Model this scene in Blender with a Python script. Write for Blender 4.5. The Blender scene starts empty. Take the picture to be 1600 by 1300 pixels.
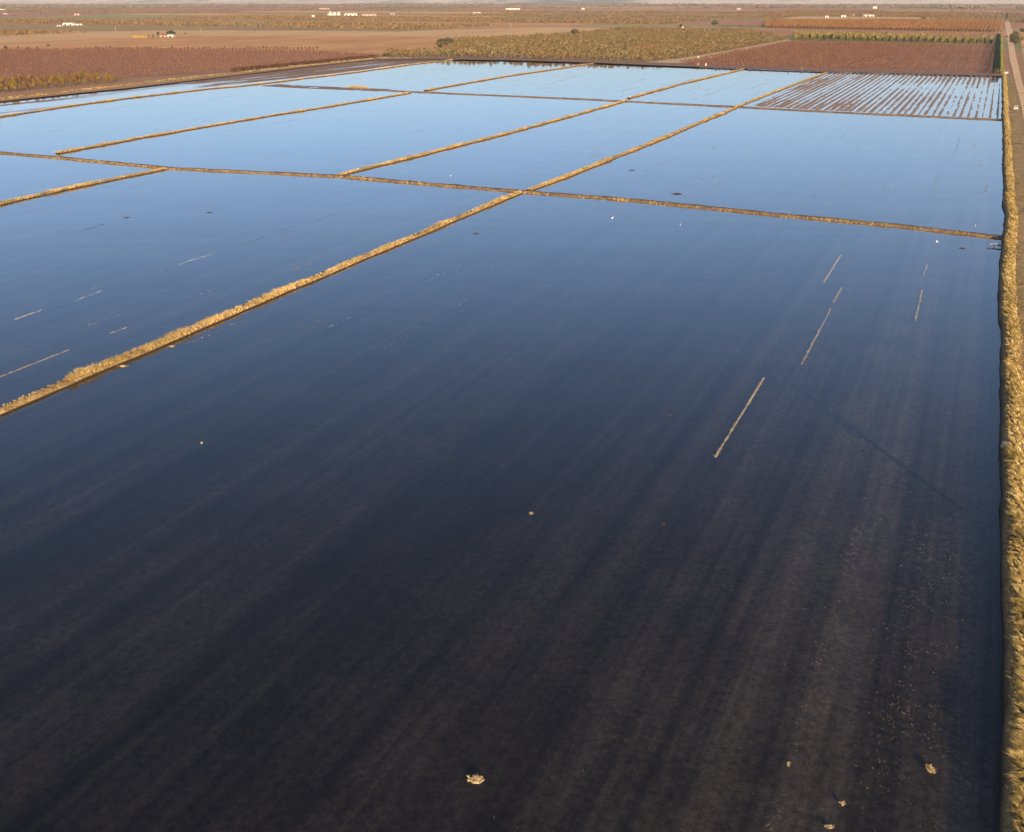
import bpy, bmesh, math, random
import numpy as np
from mathutils import Vector, geometry
R = math.radians
scene = bpy.context.scene
C = scene.collection
rng = np.random.default_rng(7)
random.seed(7)

# ---------------------------------------------------------------- camera
H = 45.0                                  # height above the water
F, CX, CY = 1530.0, 800.0, 650.0
PITCH = math.atan(656.0 / F)
cam_d = bpy.data.cameras.new('camera'); cam = bpy.data.objects.new('camera', cam_d); C.objects.link(cam)
cam_d.sensor_width = 36; cam_d.lens = F / 1600 * 36
cam_d.clip_start = 1; cam_d.clip_end = 60000
cam.location = (0, 0, H); cam.rotation_euler = (math.pi / 2 - PITCH, 0, 0)
scene.camera = cam

# ---------------------------------------------------------------- sky, sun, exposure
SUN_EL, SHADOW_AZ = R(14), R(-13)          # shadows run this way from straight ahead (+Y), clockwise positive
sun_az = SHADOW_AZ + math.pi               # clockwise from +Y
sd = Vector((math.sin(sun_az) * math.cos(SUN_EL), math.cos(sun_az) * math.cos(SUN_EL), math.sin(SUN_EL)))
w = bpy.data.worlds.new('World'); scene.world = w; w.use_nodes = True
nt = w.node_tree; bg = nt.nodes['Background']
sky = nt.nodes.new('ShaderNodeTexSky'); sky.sky_type = 'NISHITA'; sky.sun_disc = False
sky.sun_elevation = SUN_EL; sky.sun_rotation = sun_az
sky.air_density = 0.66; sky.dust_density = 2.1; sky.ozone_density = 2.0
nt.links.new(sky.outputs[0], bg.inputs[0]); bg.inputs[1].default_value = 0.15
sl = bpy.data.lights.new('sun', 'SUN'); so = bpy.data.objects.new('sun', sl); C.objects.link(so)
sl.energy = 4.7; sl.angle = R(0.45); sl.color = (1.0, 0.76, 0.47)
so.rotation_euler = (-sd).to_track_quat('-Z', 'Y').to_euler()
scene.view_settings.view_transform = 'Standard'; scene.view_settings.look = 'None'
scene.view_settings.gamma = 1; scene.view_settings.exposure = 0.92
scene.cycles.max_bounces = 6; scene.cycles.transparent_max_bounces = 12; scene.cycles.volume_bounces = 0

# ---------------------------------------------------------------- helpers
AZ = math.atan(772 / math.hypot(F, 656))   # heading of the field rows
U = np.array([math.sin(AZ), math.cos(AZ)]); V = np.array([math.cos(AZ), -math.sin(AZ)])
sp, cp = math.sin(PITCH), math.cos(PITCH)

def W(px, py, z=0.0):                      # where a sight line meets the level z
    x = (px - CX) / F; v = (py - CY) / F
    t = (H - z) / (sp + v * cp)
    return np.array([x * t, (cp - v * sp) * t])
def PX(p):                                 # the other way round (p: n x 3)
    p = np.atleast_2d(p); y, z = p[:, 1], p[:, 2] - H
    dep = y * cp - z * sp
    return np.c_[CX + F * p[:, 0] / dep, CY - F * (y * sp + z * cp) / dep, dep]
def tag(o, label=None, cat=None, group=None, kind=None):
    if label: o['label'] = label
    if cat: o['category'] = cat
    if group: o['group'] = group
    if kind: o['kind'] = kind
    return o
def mesh(name, verts, faces, mat=None, smooth=False):
    me = bpy.data.meshes.new(name)
    verts = np.asarray(verts, dtype=np.float32)
    if isinstance(faces, np.ndarray):
        n, k = faces.shape
        me.vertices.add(len(verts)); me.vertices.foreach_set('co', verts.ravel())
        me.loops.add(n * k); me.loops.foreach_set('vertex_index', faces.astype(np.int32).ravel())
        me.polygons.add(n); me.polygons.foreach_set('loop_start', np.arange(0, n * k, k, dtype=np.int32))
        me.polygons.foreach_set('loop_total', np.full(n, k, dtype=np.int32))
        me.update(calc_edges=True)
    else:
        me.from_pydata([tuple(map(float, v)) for v in verts], [], faces); me.update()
    if mat: me.materials.append(mat)
    if smooth: me.polygons.foreach_set('use_smooth', np.ones(len(me.polygons), dtype=bool))
    return me
def obj(name, me, parent=None, loc=(0, 0, 0), rz=0.0):
    o = bpy.data.objects.new(name, me); C.objects.link(o); o.location = loc; o.rotation_euler = (0, 0, rz)
    if parent: o.parent = parent
    return o
def noise1(n, step, amp):
    k = max(2, int(n / step) + 3)
    a = rng.normal(0, amp, k)
    t = np.linspace(0, k - 1.001, n); i = t.astype(int); f = t - i; f = f * f * (3 - 2 * f)
    return a[i] * (1 - f) + a[i + 1] * f
def resample(pts, step):
    pts = np.asarray(pts, float)
    d = np.r_[0, np.cumsum(np.hypot(*np.diff(pts, axis=0).T))]
    s = np.linspace(0, d[-1], max(2, int(d[-1] / step) + 1))
    return np.c_[np.interp(s, d, pts[:, 0]), np.interp(s, d, pts[:, 1])], s
def normals2(p):
    t = np.gradient(p, axis=0); t /= np.linalg.norm(t, axis=1)[:, None]
    return np.c_[t[:, 1], -t[:, 0]]        # to the right of travel
def inpoly(p, poly):
    p = np.asarray(p); poly = np.asarray(poly); r = np.zeros(len(p), bool); j = len(poly) - 1
    for i in range(len(poly)):
        xi, yi = poly[i]; xj, yj = poly[j]
        r ^= ((yi > p[:, 1]) != (yj > p[:, 1])) & (p[:, 0] < (xj - xi) * (p[:, 1] - yi) / (yj - yi + 1e-12) + xi)
        j = i
    return r

# ---------------------------------------------------------------- materials
def rgb(c): return (c[0], c[1], c[2], 1)
class N:                                   # a small node builder
    def __init__(s, name):
        s.m = bpy.data.materials.new(name); s.m.use_nodes = True; s.t = s.m.node_tree; s.t.nodes.clear()
        s.out = s.n('ShaderNodeOutputMaterial')
    def n(s, typ, **kw):
        nd = s.t.nodes.new(typ)
        for k, v in kw.items(): setattr(nd, k, v)
        return nd
    def l(s, a, b): s.t.links.new(a, b)
    def coord(s, scale=(1, 1, 1), rot=0.0):
        g = s.n('ShaderNodeNewGeometry'); m1 = s.n('ShaderNodeMapping'); m1.inputs['Rotation'].default_value = (0, 0, rot)
        m2 = s.n('ShaderNodeMapping'); m2.inputs['Scale'].default_value = scale
        s.l(g.outputs['Position'], m1.inputs[0]); s.l(m1.outputs[0], m2.inputs[0]); return m2.outputs[0]
    def noise(s, vec, scale, detail=4, rough=0.6):
        n = s.n('ShaderNodeTexNoise'); n.inputs['Scale'].default_value = scale; n.inputs['Detail'].default_value = detail
        n.inputs['Roughness'].default_value = rough; s.l(vec, n.inputs['Vector']); return n.outputs[0]
    def ramp(s, fac, stops):
        r = s.n('ShaderNodeValToRGB'); e = r.color_ramp.elements
        while len(e) < len(stops): e.new(0.5)
        for el, (p, c) in zip(e, stops): el.position = p; el.color = rgb(c) if len(c) == 3 else c
        s.l(fac, r.inputs[0]); return r.outputs[0]
    def mix(s, fac, a, b, typ='MIX'):
        m = s.n('ShaderNodeMix', data_type='RGBA', blend_type=typ)
        for i, v in ((0, fac), (6, a), (7, b)):
            if hasattr(v, 'links'): s.l(v, m.inputs[i])
            elif i == 0: m.inputs[0].default_value = v
            else: m.inputs[i].default_value = rgb(v)
        return m.outputs[2]
    def bump(s, h, strength, dist):
        b = s.n('ShaderNodeBump'); b.inputs['Strength'].default_value = strength; b.inputs['Distance'].default_value = dist
        s.l(h, b.inputs['Height']); return b.outputs[0]
    def diffuse(s, col, normal=None, rough=0.9, spec=0.15):
        p = s.n('ShaderNodeBsdfPrincipled'); p.inputs['Roughness'].default_value = rough
        p.inputs['Specular IOR Level'].default_value = spec
        if hasattr(col, 'links'): s.l(col, p.inputs['Base Color'])
        else: p.inputs['Base Color'].default_value = rgb(col)
        if normal: s.l(normal, p.inputs['Normal'])
        s.l(p.outputs[0], s.out.inputs[0]); return s.m

def mat_patch(name, stops, sc=0.05, stretch=(1, 1, 1), rows=None, bump=0.3):
    """soil or crop sheet: noise of several sizes in row-aligned coordinates; rows=(spacing, colour, strength)"""
    b = N(name); v = b.coord(stretch, AZ)
    n1 = b.noise(v, sc, 6, 0.65); c = b.ramp(n1, stops)
    v2 = b.coord((1, 1, 1), AZ); n2 = b.noise(v2, 0.6, 5, 0.7)
    c = b.mix(0.55, c, b.ramp(n2, [(0.3, (0.55, 0.55, 0.55)), (0.7, (1.3, 1.3, 1.3))]), 'MULTIPLY')
    if rows:
        wv = b.n('ShaderNodeTexWave', wave_type='BANDS', bands_direction='X'); b.l(v2, wv.inputs[0])
        wv.inputs['Scale'].default_value = 2 * math.pi / rows[0] / 20 ; wv.inputs['Distortion'].default_value = 0.6
        c = b.mix(b.ramp(wv.outputs[1], [(0.35, (0, 0, 0)), (0.75, (rows[2],) * 3)]), c, rows[1])
    return b.diffuse(c, b.bump(n2, bump, 0.15))

def mat_plant(name, stops, patch=None, trans=0.25, patch_scale=0.15):
    """leaves, blades and twigs: every one its own tint"""
    b = N(name); g = b.n('ShaderNodeNewGeometry')
    c = b.ramp(g.outputs['Random Per Island'], stops)
    if patch: c = b.mix(b.ramp(b.noise(b.coord(), patch_scale, 3), [(0.42, (0, 0, 0)), (0.6, (1, 1, 1))]), c, patch)
    d = b.n('ShaderNodeBsdfDiffuse'); t = b.n('ShaderNodeBsdfTranslucent'); b.l(c, d.inputs[0]); b.l(c, t.inputs[0])
    m = b.n('ShaderNodeMixShader'); m.inputs[0].default_value = trans
    b.l(d.outputs[0], m.inputs[1]); b.l(t.outputs[0], m.inputs[2]); b.l(m.outputs[0], b.out.inputs[0])
    return b.m

# water: clear surface, what shows under it is the mud itself
b = N('water')
vec = b.coord((1, 0.35, 1), AZ); h1 = b.noise(vec, 1.6, 4, 0.6)
vec2 = b.coord((0.3, 1, 1), 0.15); h2 = b.noise(vec2, 0.05, 5, 0.6)
nb0 = b.bump(h2, 1.0, 0.07)
bn = b.n('ShaderNodeBump'); bn.inputs['Strength'].default_value = 0.06; bn.inputs['Distance'].default_value = 0.03; b.l(h1, bn.inputs['Height']); b.l(nb0, bn.inputs['Normal']); nb = bn.outputs[0]
gg = b.n('ShaderNodeNewGeometry'); dt = b.n('ShaderNodeVectorMath', operation='DOT_PRODUCT'); b.l(gg.outputs['Incoming'], dt.inputs[0]); b.l(nb, dt.inputs[1])
def mth(op, a_, b_=None):
    m = b.n('ShaderNodeMath', operation=op)
    for i, v_ in enumerate((a_, b_)):
        if v_ is None: continue
        if hasattr(v_, 'links'): b.l(v_, m.inputs[i])
        else: m.inputs[i].default_value = v_
    return m.outputs[0]
fr_ = mth('ADD', mth('MULTIPLY', mth('POWER', mth('MAXIMUM', mth('SUBTRACT', 1.0, mth('ABSOLUTE', dt.outputs['Value'])), 0.0), 5.0), 0.97), 0.021)   # water reflects more at flat angles, the same from above and below
gl = b.n('ShaderNodeBsdfGlossy'); gl.inputs['Roughness'].default_value = 0.04; b.l(nb, gl.inputs['Normal']); gl.inputs[0].default_value = (0.97, 0.98, 1, 1)
tr = b.n('ShaderNodeBsdfTransparent'); tr.inputs[0].default_value = (0.82, 0.84, 0.82, 1)
mx = b.n('ShaderNodeMixShader'); b.l(fr_, mx.inputs[0]); b.l(tr.outputs[0], mx.inputs[1]); b.l(gl.outputs[0], mx.inputs[2])
b.l(mx.outputs[0], b.out.inputs[0]); M_water = b.m

b = N('paddy_mud')
vs = b.coord((1, 0.012, 1), AZ); s1 = b.noise(vs, 0.28, 4, 0.62)
vt = b.coord((1, 0.02, 1), AZ); s2 = b.noise(vt, 1.6, 5, 0.7)
g0 = b.noise(b.coord(), 2.2, 8, 0.8); g1 = b.noise(b.coord(), 0.10, 6, 0.7)
c = b.ramp(s1, [(0.34, (0.018, 0.0135, 0.0105)), (0.66, (0.064, 0.048, 0.037))])
c = b.mix(0.5, c, b.ramp(s2, [(0.35, (0.65, 0.65, 0.65)), (0.65, (1.35, 1.35, 1.35))]), 'MULTIPLY')
c = b.mix(0.9, c, b.ramp(g0, [(0.35, (0.35, 0.35, 0.35)), (0.65, (1.6, 1.6, 1.6))]), 'MULTIPLY')
c = b.mix(0.6, c, b.ramp(g1, [(0.35, (0.6, 0.6, 0.6)), (0.65, (1.4, 1.4, 1.4))]), 'MULTIPLY')
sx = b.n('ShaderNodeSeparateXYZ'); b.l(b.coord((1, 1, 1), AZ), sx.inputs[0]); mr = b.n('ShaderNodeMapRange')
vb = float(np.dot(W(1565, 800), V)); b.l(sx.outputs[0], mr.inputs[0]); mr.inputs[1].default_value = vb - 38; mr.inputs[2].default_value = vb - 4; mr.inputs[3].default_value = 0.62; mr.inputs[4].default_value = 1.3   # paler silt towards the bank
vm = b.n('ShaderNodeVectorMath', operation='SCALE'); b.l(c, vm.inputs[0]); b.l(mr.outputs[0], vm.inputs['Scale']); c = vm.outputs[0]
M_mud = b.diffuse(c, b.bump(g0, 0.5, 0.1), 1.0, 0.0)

def mat_levee(name, stops, wet_shade=(0.030, 0.018, 0.010), top=0.16):
    b = N(name); v = b.coord(); n1 = b.noise(v, 0.8, 5, 0.7); n2 = b.noise(v, 5.0, 4, 0.7)
    c = b.ramp(n1, stops); c = b.mix(0.8, c, b.ramp(n2, [(0.3, (0.4, 0.38, 0.35)), (0.7, (1.35, 1.35, 1.35))]), 'MULTIPLY')
    g = b.n('ShaderNodeNewGeometry'); sx = b.n('ShaderNodeSeparateXYZ'); b.l(g.outputs['Position'], sx.inputs[0])
    a = b.n('ShaderNodeMath', operation='MULTIPLY_ADD'); b.l(n1, a.inputs[0]); a.inputs[1].default_value = -0.15; b.l(sx.outputs[2], a.inputs[2])
    f = b.ramp(a.outputs[0], [(0.0, (1, 1, 1)), (max(top - 0.07, 0.01), (0, 0, 0))])
    return b.diffuse(b.mix(f, c, wet_shade), b.bump(n2, 0.5, 0.1))
M_levee = mat_levee('levee_soil', [(0.3, (0.12, 0.075, 0.032)), (0.5, (0.26, 0.17, 0.07)), (0.7, (0.48, 0.33, 0.15))], top=0.2)
M_bank = mat_levee('bank_soil', [(0.3, (0.10, 0.065, 0.03)), (0.7, (0.34, 0.21, 0.09))], (0.012, 0.009, 0.006), 0.8)  # wet foot, plus the shade of the bank face put into the colour
M_levee_mud = mat_patch('bare_levee_soil', [(0.3, (0.085, 0.055, 0.035)), (0.5, (0.13, 0.085, 0.05)), (0.72, (0.24, 0.17, 0.09))], 0.7)
M_wetmud = mat_patch('wet_soil', [(0.3, (0.13, 0.075, 0.05)), (0.7, (0.26, 0.155, 0.10))], 0.3)
M_verge = mat_patch('verge_soil', [(0.3, (0.19, 0.11, 0.055)), (0.5, (0.32, 0.20, 0.095)), (0.7, (0.15, 0.13, 0.045))], 0.25)
M_road = mat_patch('dirt_road', [(0.3, (0.50, 0.31, 0.17)), (0.7, (0.62, 0.41, 0.23))], 0.3, (1, 0.1, 1))
M_plain = mat_patch('plain_soil', [(0.35, (0.26, 0.13, 0.06)), (0.65, (0.34, 0.18, 0.08))], 0.004)
M_dry = mat_patch('dry_grass_field', [(0.3, (0.36, 0.165, 0.055)), (0.5, (0.46, 0.22, 0.075)), (0.7, (0.58, 0.30, 0.11))], 0.02, (1, 0.5, 1))
M_redsoil = mat_patch('red_brown_soil', [(0.3, (0.22, 0.11, 0.065)), (0.7, (0.31, 0.165, 0.10))], 0.02)
M_straw = mat_patch('straw_path', [(0.3, (0.40, 0.26, 0.13)), (0.7, (0.52, 0.36, 0.19))], 0.2)
far_cols = [(0.30, 0.215, 0.07), (0.24, 0.185, 0.06), (0.50, 0.29, 0.12), (0.40, 0.20, 0.075), (0.33, 0.19, 0.06), (0.36, 0.15, 0.075), (0.29, 0.18, 0.06), (0.44, 0.22, 0.09), (0.34, 0.155, 0.085), (0.26, 0.155, 0.055), (0.39, 0.18, 0.10)]
M_far = [mat_patch('distant_crop', [(0.3, tuple(x * 0.85 for x in q)), (0.7, tuple(x * 1.2 for x in q))], 0.02, (1, 0.3, 1)) for q in far_cols]
M_hill = mat_patch('hill_grass', [(0.35, (0.46, 0.36, 0.26)), (0.5, (0.66, 0.53, 0.40)), (0.62, (0.26, 0.23, 0.19))], 0.0009, (1, 0.3, 1))
M_gold = mat_plant('golden_grass', [(0.0, (0.20, 0.11, 0.035)), (0.3, (0.46, 0.315, 0.115)), (0.75, (0.74, 0.55, 0.23)), (1.0, (0.90, 0.77, 0.47))], (0.36, 0.27, 0.09), 0.35, 0.9)
M_gold2 = mat_plant('levee_grass', [(0.0, (0.34, 0.21, 0.08)), (0.5, (0.66, 0.46, 0.19)), (1.0, (0.88, 0.70, 0.36))], (0.40, 0.28, 0.11), 0.35)
M_weed = mat_plant('weeds', [(0.0, (0.16, 0.10, 0.035)), (0.5, (0.22, 0.18, 0.05)), (1.0, (0.40, 0.28, 0.12))], (0.12, 0.13, 0.035), 0.25)
M_bark = N('bark').diffuse((0.07, 0.05, 0.035))
M_twig_red = mat_plant('red_twigs', [(0, (0.11, 0.048, 0.028)), (0.6, (0.16, 0.072, 0.042)), (1, (0.25, 0.135, 0.08))], None, 0.1)
M_olive = mat_plant('olive_leaves', [(0, (0.06, 0.045, 0.02)), (0.5, (0.175, 0.135, 0.06)), (1, (0.36, 0.28, 0.135))], (0.21, 0.13, 0.055), 0.25, 0.02)
M_yellow = mat_plant('yellow_green_leaves', [(0, (0.12, 0.095, 0.03)), (1, (0.34, 0.25, 0.09))], None, 0.2)
M_orange = mat_plant('orange_leaves', [(0, (0.17, 0.08, 0.03)), (1, (0.34, 0.18, 0.07))], None, 0.2)
M_autumn = mat_plant('autumn_leaves', [(0, (0.10, 0.08, 0.02)), (0.5, (0.22, 0.15, 0.035)), (1, (0.36, 0.25, 0.06))], (0.20, 0.11, 0.05), 0.3, 0.12)
M_oak = mat_plant('oak_leaves', [(0, (0.05, 0.045, 0.02)), (1, (0.15, 0.12, 0.055))], None, 0.2)
M_dark = mat_plant('dark_leaves', [(0, (0.03, 0.035, 0.02)), (1, (0.09, 0.08, 0.045))], None, 0.2)
M_hedge = mat_plant('hedge_leaves', [(0, (0.10, 0.12, 0.025)), (1, (0.28, 0.27, 0.06))], None, 0.15)
M_hedge_shade = mat_plant('hedge_shade_leaves', [(0, (0.008, 0.016, 0.014)), (1, (0.02, 0.035, 0.03))], None, 0.1)  # near black: shaded side and shadow strip are put into the leaf colour
M_ochre = mat_plant('ochre_leaves', [(0, (0.45, 0.28, 0.04)), (1, (0.60, 0.40, 0.07))], None, 0.2)
M_haze_tree = mat_plant('belt_leaves', [(0, (0.08, 0.07, 0.05)), (1, (0.20, 0.16, 0.11))], None, 0.1)
M_white = N('white_paint').diffuse((0.58, 0.53, 0.44), None, 0.6)
M_tin = N('pale_tin').diffuse((0.42, 0.38, 0.33), None, 0.5, 0.3)
M_pink = N('pink_tin').diffuse((0.42, 0.28, 0.22), None, 0.6)
M_door = N('dark_opening').diffuse((0.06, 0.05, 0.045))
M_conc = mat_patch('concrete', [(0.3, (0.34, 0.31, 0.27)), (0.7, (0.48, 0.44, 0.38))], 2.0)
M_wood = N('weathered_wood').diffuse((0.12, 0.085, 0.055))
M_metal = N('grey_metal').diffuse((0.30, 0.30, 0.30), None, 0.5, 0.4)
M_bird = N('white_feathers').diffuse((0.85, 0.84, 0.80), None, 0.8)
M_beak = N('beak').diffuse((0.45, 0.22, 0.05), None, 0.6)

# ---------------------------------------------------------------- ground, water, fields
def sheet(name, pts, z, mat, holes=(), px=False, label=None):
    loops = [[Vector((*(W(*p, z) if px else p), z)) for p in pts]] + [[Vector((*p, z)) for p in h] for h in holes]
    tris = geometry.tessellate_polygon(loops); vs = [v for l in loops for v in l]
    fs = []
    for t in tris:
        a, b_, c_ = (vs[i] for i in t)
        fs.append(tuple(t) if (b_ - a).cross(c_ - a).z > 0 else tuple(reversed(t)))
    o = obj(name, mesh(name, vs, fs, mat)); tag(o, kind='structure'); return o

GZ = 0.42                                  # level of the dry land
bank_px = [(1565, 119), (1566, 187), (1568, 300), (1568, 360), (1565.5, 385), (1563.5, 410), (1562, 450), (1564, 560), (1565, 700), (1566, 850), (1567, 1000), (1565, 1150), (1562, 1300)]
bank = [W(*p) for p in bank_px]
bdir = U
bank.append(bank[-1] - U * 40); bank.append(bank[-1] - U * 260)
bank = np.array(bank)
top_px = [(-260, 196), (0, 160), (130, 146), (200, 139), (325, 124), (460, 108), (590, 93), (700, 91.5), (800, 93), (930, 97), (1060, 103), (1165, 106), (1290, 111), (1565, 118)]
shore = [W(*p) for p in top_px]
left = shore[0] - U * 900
hole = [tuple(p) for p in shore] + [tuple(p + V * 0.9) for p in bank] + [tuple(left)]
hs = 13000
sheet('ground', [(-hs, -900), (hs, -900), (hs, 16000), (-hs, 16000)], GZ, M_plain, [hole])
# the paddy floor and the water over it
def uvquad(u0, u1, v0, v1): return [tuple(U * a + V * c_) for a, c_ in ((u0, v0), (u0, v1), (u1, v1), (u1, v0))]
us = [float(np.dot(p, U)) for p in hole]; vs_ = [float(np.dot(p, V)) for p in hole]
Q = uvquad(min(us) - 5, max(us) + 5, min(vs_) - 5, max(vs_) + 5)
sheet('paddy_bed', Q, -0.22, M_mud)
sheet('water', Q, 0.0, M_water)

# patchwork of the far plain, cells follow the same headings as the near fields
cells = {}; u = 500.0; idx = 0
while u < 6800:
    du = rng.uniform(110, 260) * (1 + u / 4500); v = -4200.0
    while v < 2600:
        dv = rng.uniform(250, 900)
        corners = [(u, v), (u, v + dv), (u + du, v + dv), (u + du, v)]
        cells.setdefault(int(rng.integers(len(M_far))), []).append(corners); v += dv
    u += du
fv, ff, fm = [], [], []
for k, lst in cells.items():
    for cs in lst:
        xy = [U * a + V * c_ for a, c_ in cs]
        if inpoly([sum(xy) / 4], hole)[0] or any(inpoly([q], hole)[0] for q in xy) or min(q[1] for q in xy) < 620: continue
        if any(inpoly([hq], xy)[0] for hq in hole): continue
        i0 = len(fv); fv += [(q[0], q[1], GZ + 0.03) for q in xy]; ff.append((i0, i0 + 1, i0 + 2, i0 + 3)); fm.append(k)
me = mesh('distant_fields', fv, ff)
for m in M_far: me.materials.append(m)
for p_, k in zip(me.polygons, fm): p_.material_index = k
me.update(); tag(obj('distant_fields', me), kind='structure')

R1 = [(-260, 79), (240, 77), (480, 79), (600, 86), (480, 98), (325, 114), (200, 122), (-260, 168)]
O1 = [(-260, 70), (0, 67), (160, 61), (300, 56), (630, 56), (700, 59), (680, 80), (640, 86), (600, 86), (480, 79), (240, 77), (-260, 79)]
MO = [(600, 85), (690, 80), (700, 64), (870, 57), (980, 46), (1170, 49), (1234, 62), (1090, 89), (1030, 97), (960, 96), (700, 89.5), (600, 90.5)]
R2 = [(1236, 65), (1553, 71), (1550, 115), (1290, 109), (1100, 103), (1060, 98), (1095, 91)]
YO = [(1240, 54), (1553, 61), (1553, 69), (1240, 62.5)]
OO = [(1196, 34), (1566, 33), (1562, 51), (1196, 44)]
BR = [(1165, 45), (1562, 52), (1553, 60), (1240, 53.5), (1165, 47)]
P1 = [(330, 47), (620, 49), (870, 42), (980, 46), (870, 57), (700, 59), (300, 56), (160, 61), (-260, 67), (-260, 56), (60, 50)]
# crowns of the far orchards, too many and too small to count
r = np.random.default_rng(23); pts = []
for k, lst in cells.items():
    for cs in lst:
        if r.uniform() > 0.55 or k in (2, 3, 7): continue
        (u0, v0), _, (u1, v1), _ = cs; su, sv = r.uniform(8, 12), r.uniform(8, 12)
        A, B = np.meshgrid(np.arange(u0 + 4, u1 - 4, su), np.arange(v0 + 4, v1 - 4, sv), indexing='ij'); q = (A[..., None] * U + B[..., None] * V).reshape(-1, 2)
        s_ = PX(np.c_[q, np.zeros(len(q))]); m_ = (s_[:, 2] > 900) & (s_[:, 2] < 3400) & (s_[:, 0] > -60) & (s_[:, 0] < 1660)
        P_ = [W(*p) for p in [(-260, 61), (300, 54), (620, 49), (980, 43), (1165, 42), (1200, 30), (1580, 30), (1580, 130), (-260, 170)]]
        q = q[m_]; q = q[~inpoly(q, P_)] if len(q) else q
        if len(q): pts.append(q + r.normal(0, 0.7, q.shape))
pts = np.concatenate(pts); pts = pts[r.permutation(len(pts))[:60000]]; n_ = len(pts); print('far orchard crowns', n_)
hh = r.uniform(1.6, 3.2, n_); wv_ = r.uniform(1.2, 2.2, n_); vv = []
for k in range(3):
    a = r.uniform(0, math.pi, n_); dx, dy = np.cos(a) * wv_, np.sin(a) * wv_
    vv.append(np.stack([np.c_[pts[:, 0] - dx, pts[:, 1] - dy, GZ + .5 + 0 * hh], np.c_[pts[:, 0] + dx, pts[:, 1] + dy, GZ + .5 + 0 * hh], np.c_[pts[:, 0] + dx * .5, pts[:, 1] + dy * .5, GZ + .5 + hh], np.c_[pts[:, 0] - dx * .5, pts[:, 1] - dy * .5, GZ + .4 + hh]], 1))
v = np.concatenate(vv).reshape(-1, 3)
o = obj('far_orchard', mesh('far_orchard', v, np.arange(len(v)).reshape(-1, 4), mat_plant('far_orchard_leaves', [(0, (0.08, 0.05, 0.025)), (0.5, (0.16, 0.105, 0.042)), (1, (0.27, 0.16, 0.075))], None, 0.2)))
tag(o, 'rows of tiny olive and brown orchard crowns all over the far plain', None, None, 'stuff')
sheet('red_brown_ground', R1, GZ + 0.10, M_redsoil, px=True)
sheet('dry_field', O1, GZ + 0.08, M_dry, px=True)
sheet('grove_ground', MO, GZ + 0.12, mat_patch('grove_soil', [(0.3, (0.22, 0.13, 0.05)), (0.7, (0.32, 0.19, 0.08))], 0.05), px=True)
sheet('vineyard_ground', R2, GZ + 0.10, M_redsoil, px=True)
sheet('brown_field', BR, GZ + 0.09, M_far[5], px=True)
sheet('brown_field', P1, GZ + 0.07, M_far[2], px=True)
sheet('dirt_road', [(1574, 60), (1583, 60), (1587, 85), (1595, 120), (1603, 150), (1620, 200), (1665, 330), (1745, 560), (1700, 560), (1650, 400), (1606, 220), (1594, 160), (1584, 120), (1577, 90)], GZ + 0.16, M_road, px=True)
sheet('dirt_road', [(1570, 33), (1577, 33), (1583, 52), (1581, 60), (1573, 60)], GZ + 0.14, M_road, px=True)
sheet('verge', [(1566, 116), (1582, 116), (1593, 160), (1605, 220), (1650, 400), (1760, 640), (2300, 1700), (1640, 1700), (1580, 1150), (1582, 900), (1580, 700), (1576, 560), (1573, 420), (1572, 372), (1571, 300), (1569, 187)], GZ + 0.08, M_verge, px=True)
sheet('dry_field', [(1593, 60), (1680, 60), (1740, 120), (1640, 150), (1603, 110)], GZ + 0.12, M_straw, px=True)
sheet('straw_path', [(1232, 61.5), (1236, 64), (1098, 93), (1060, 99), (1000, 98), (1030, 95), (1085, 88)], GZ + 0.2, M_straw, px=True)
sheet('far_shore', [(590, 91.5), (700, 90), (800, 90.5), (960, 95.5), (1060, 98.5), (1100, 103), (1290, 109.5), (1550, 115.5), (1565, 116), (1565, 118.5), (1290, 111.5), (1165, 107), (1060, 103.5), (930, 98), (800, 94), (700, 92.5), (590, 93.5)], GZ + 0.22, M_wetmud, px=True)

# ---------------------------------------------------------------- levees
def levee(name, pts, prof, mat, step=1.0, jit=0.055, px=True, zref=0.2):
    """prof: list of (offset to the right of travel, height)"""
    p = np.array([W(*q, zref) for q in pts]) if px else np.array(pts)
    p, s = resample(p, step); n = normals2(p); k = len(prof); m = len(p)
    p = p + n * noise1(m, 14 / step, 0.12)[:, None]
    vv = np.zeros((m, k, 3))
    for j, (o, h) in enumerate(prof):
        oo = o + (noise1(m, 3 / step, jit * 1.6) if 0 < j < k - 1 else 0)
        vv[:, j, :2] = p + n * np.atleast_1d(oo + np.zeros(m))[:, None]
        vv[:, j, 2] = h + ((noise1(m, 2 / step, jit * 0.7) + noise1(m, 9 / step, jit * 0.6)) if h > 0.05 else 0)
    i = np.arange(m - 1)[:, None] * k + np.arange(k - 1)[None]; i = i.ravel()
    f = np.c_[i, i + 1, i + k + 1, i + k][:, ::-1]
    o = obj(name, mesh(name, vv.reshape(-1, 3), f, mat, True)); tag(o, kind='structure'); return p, n

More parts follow.
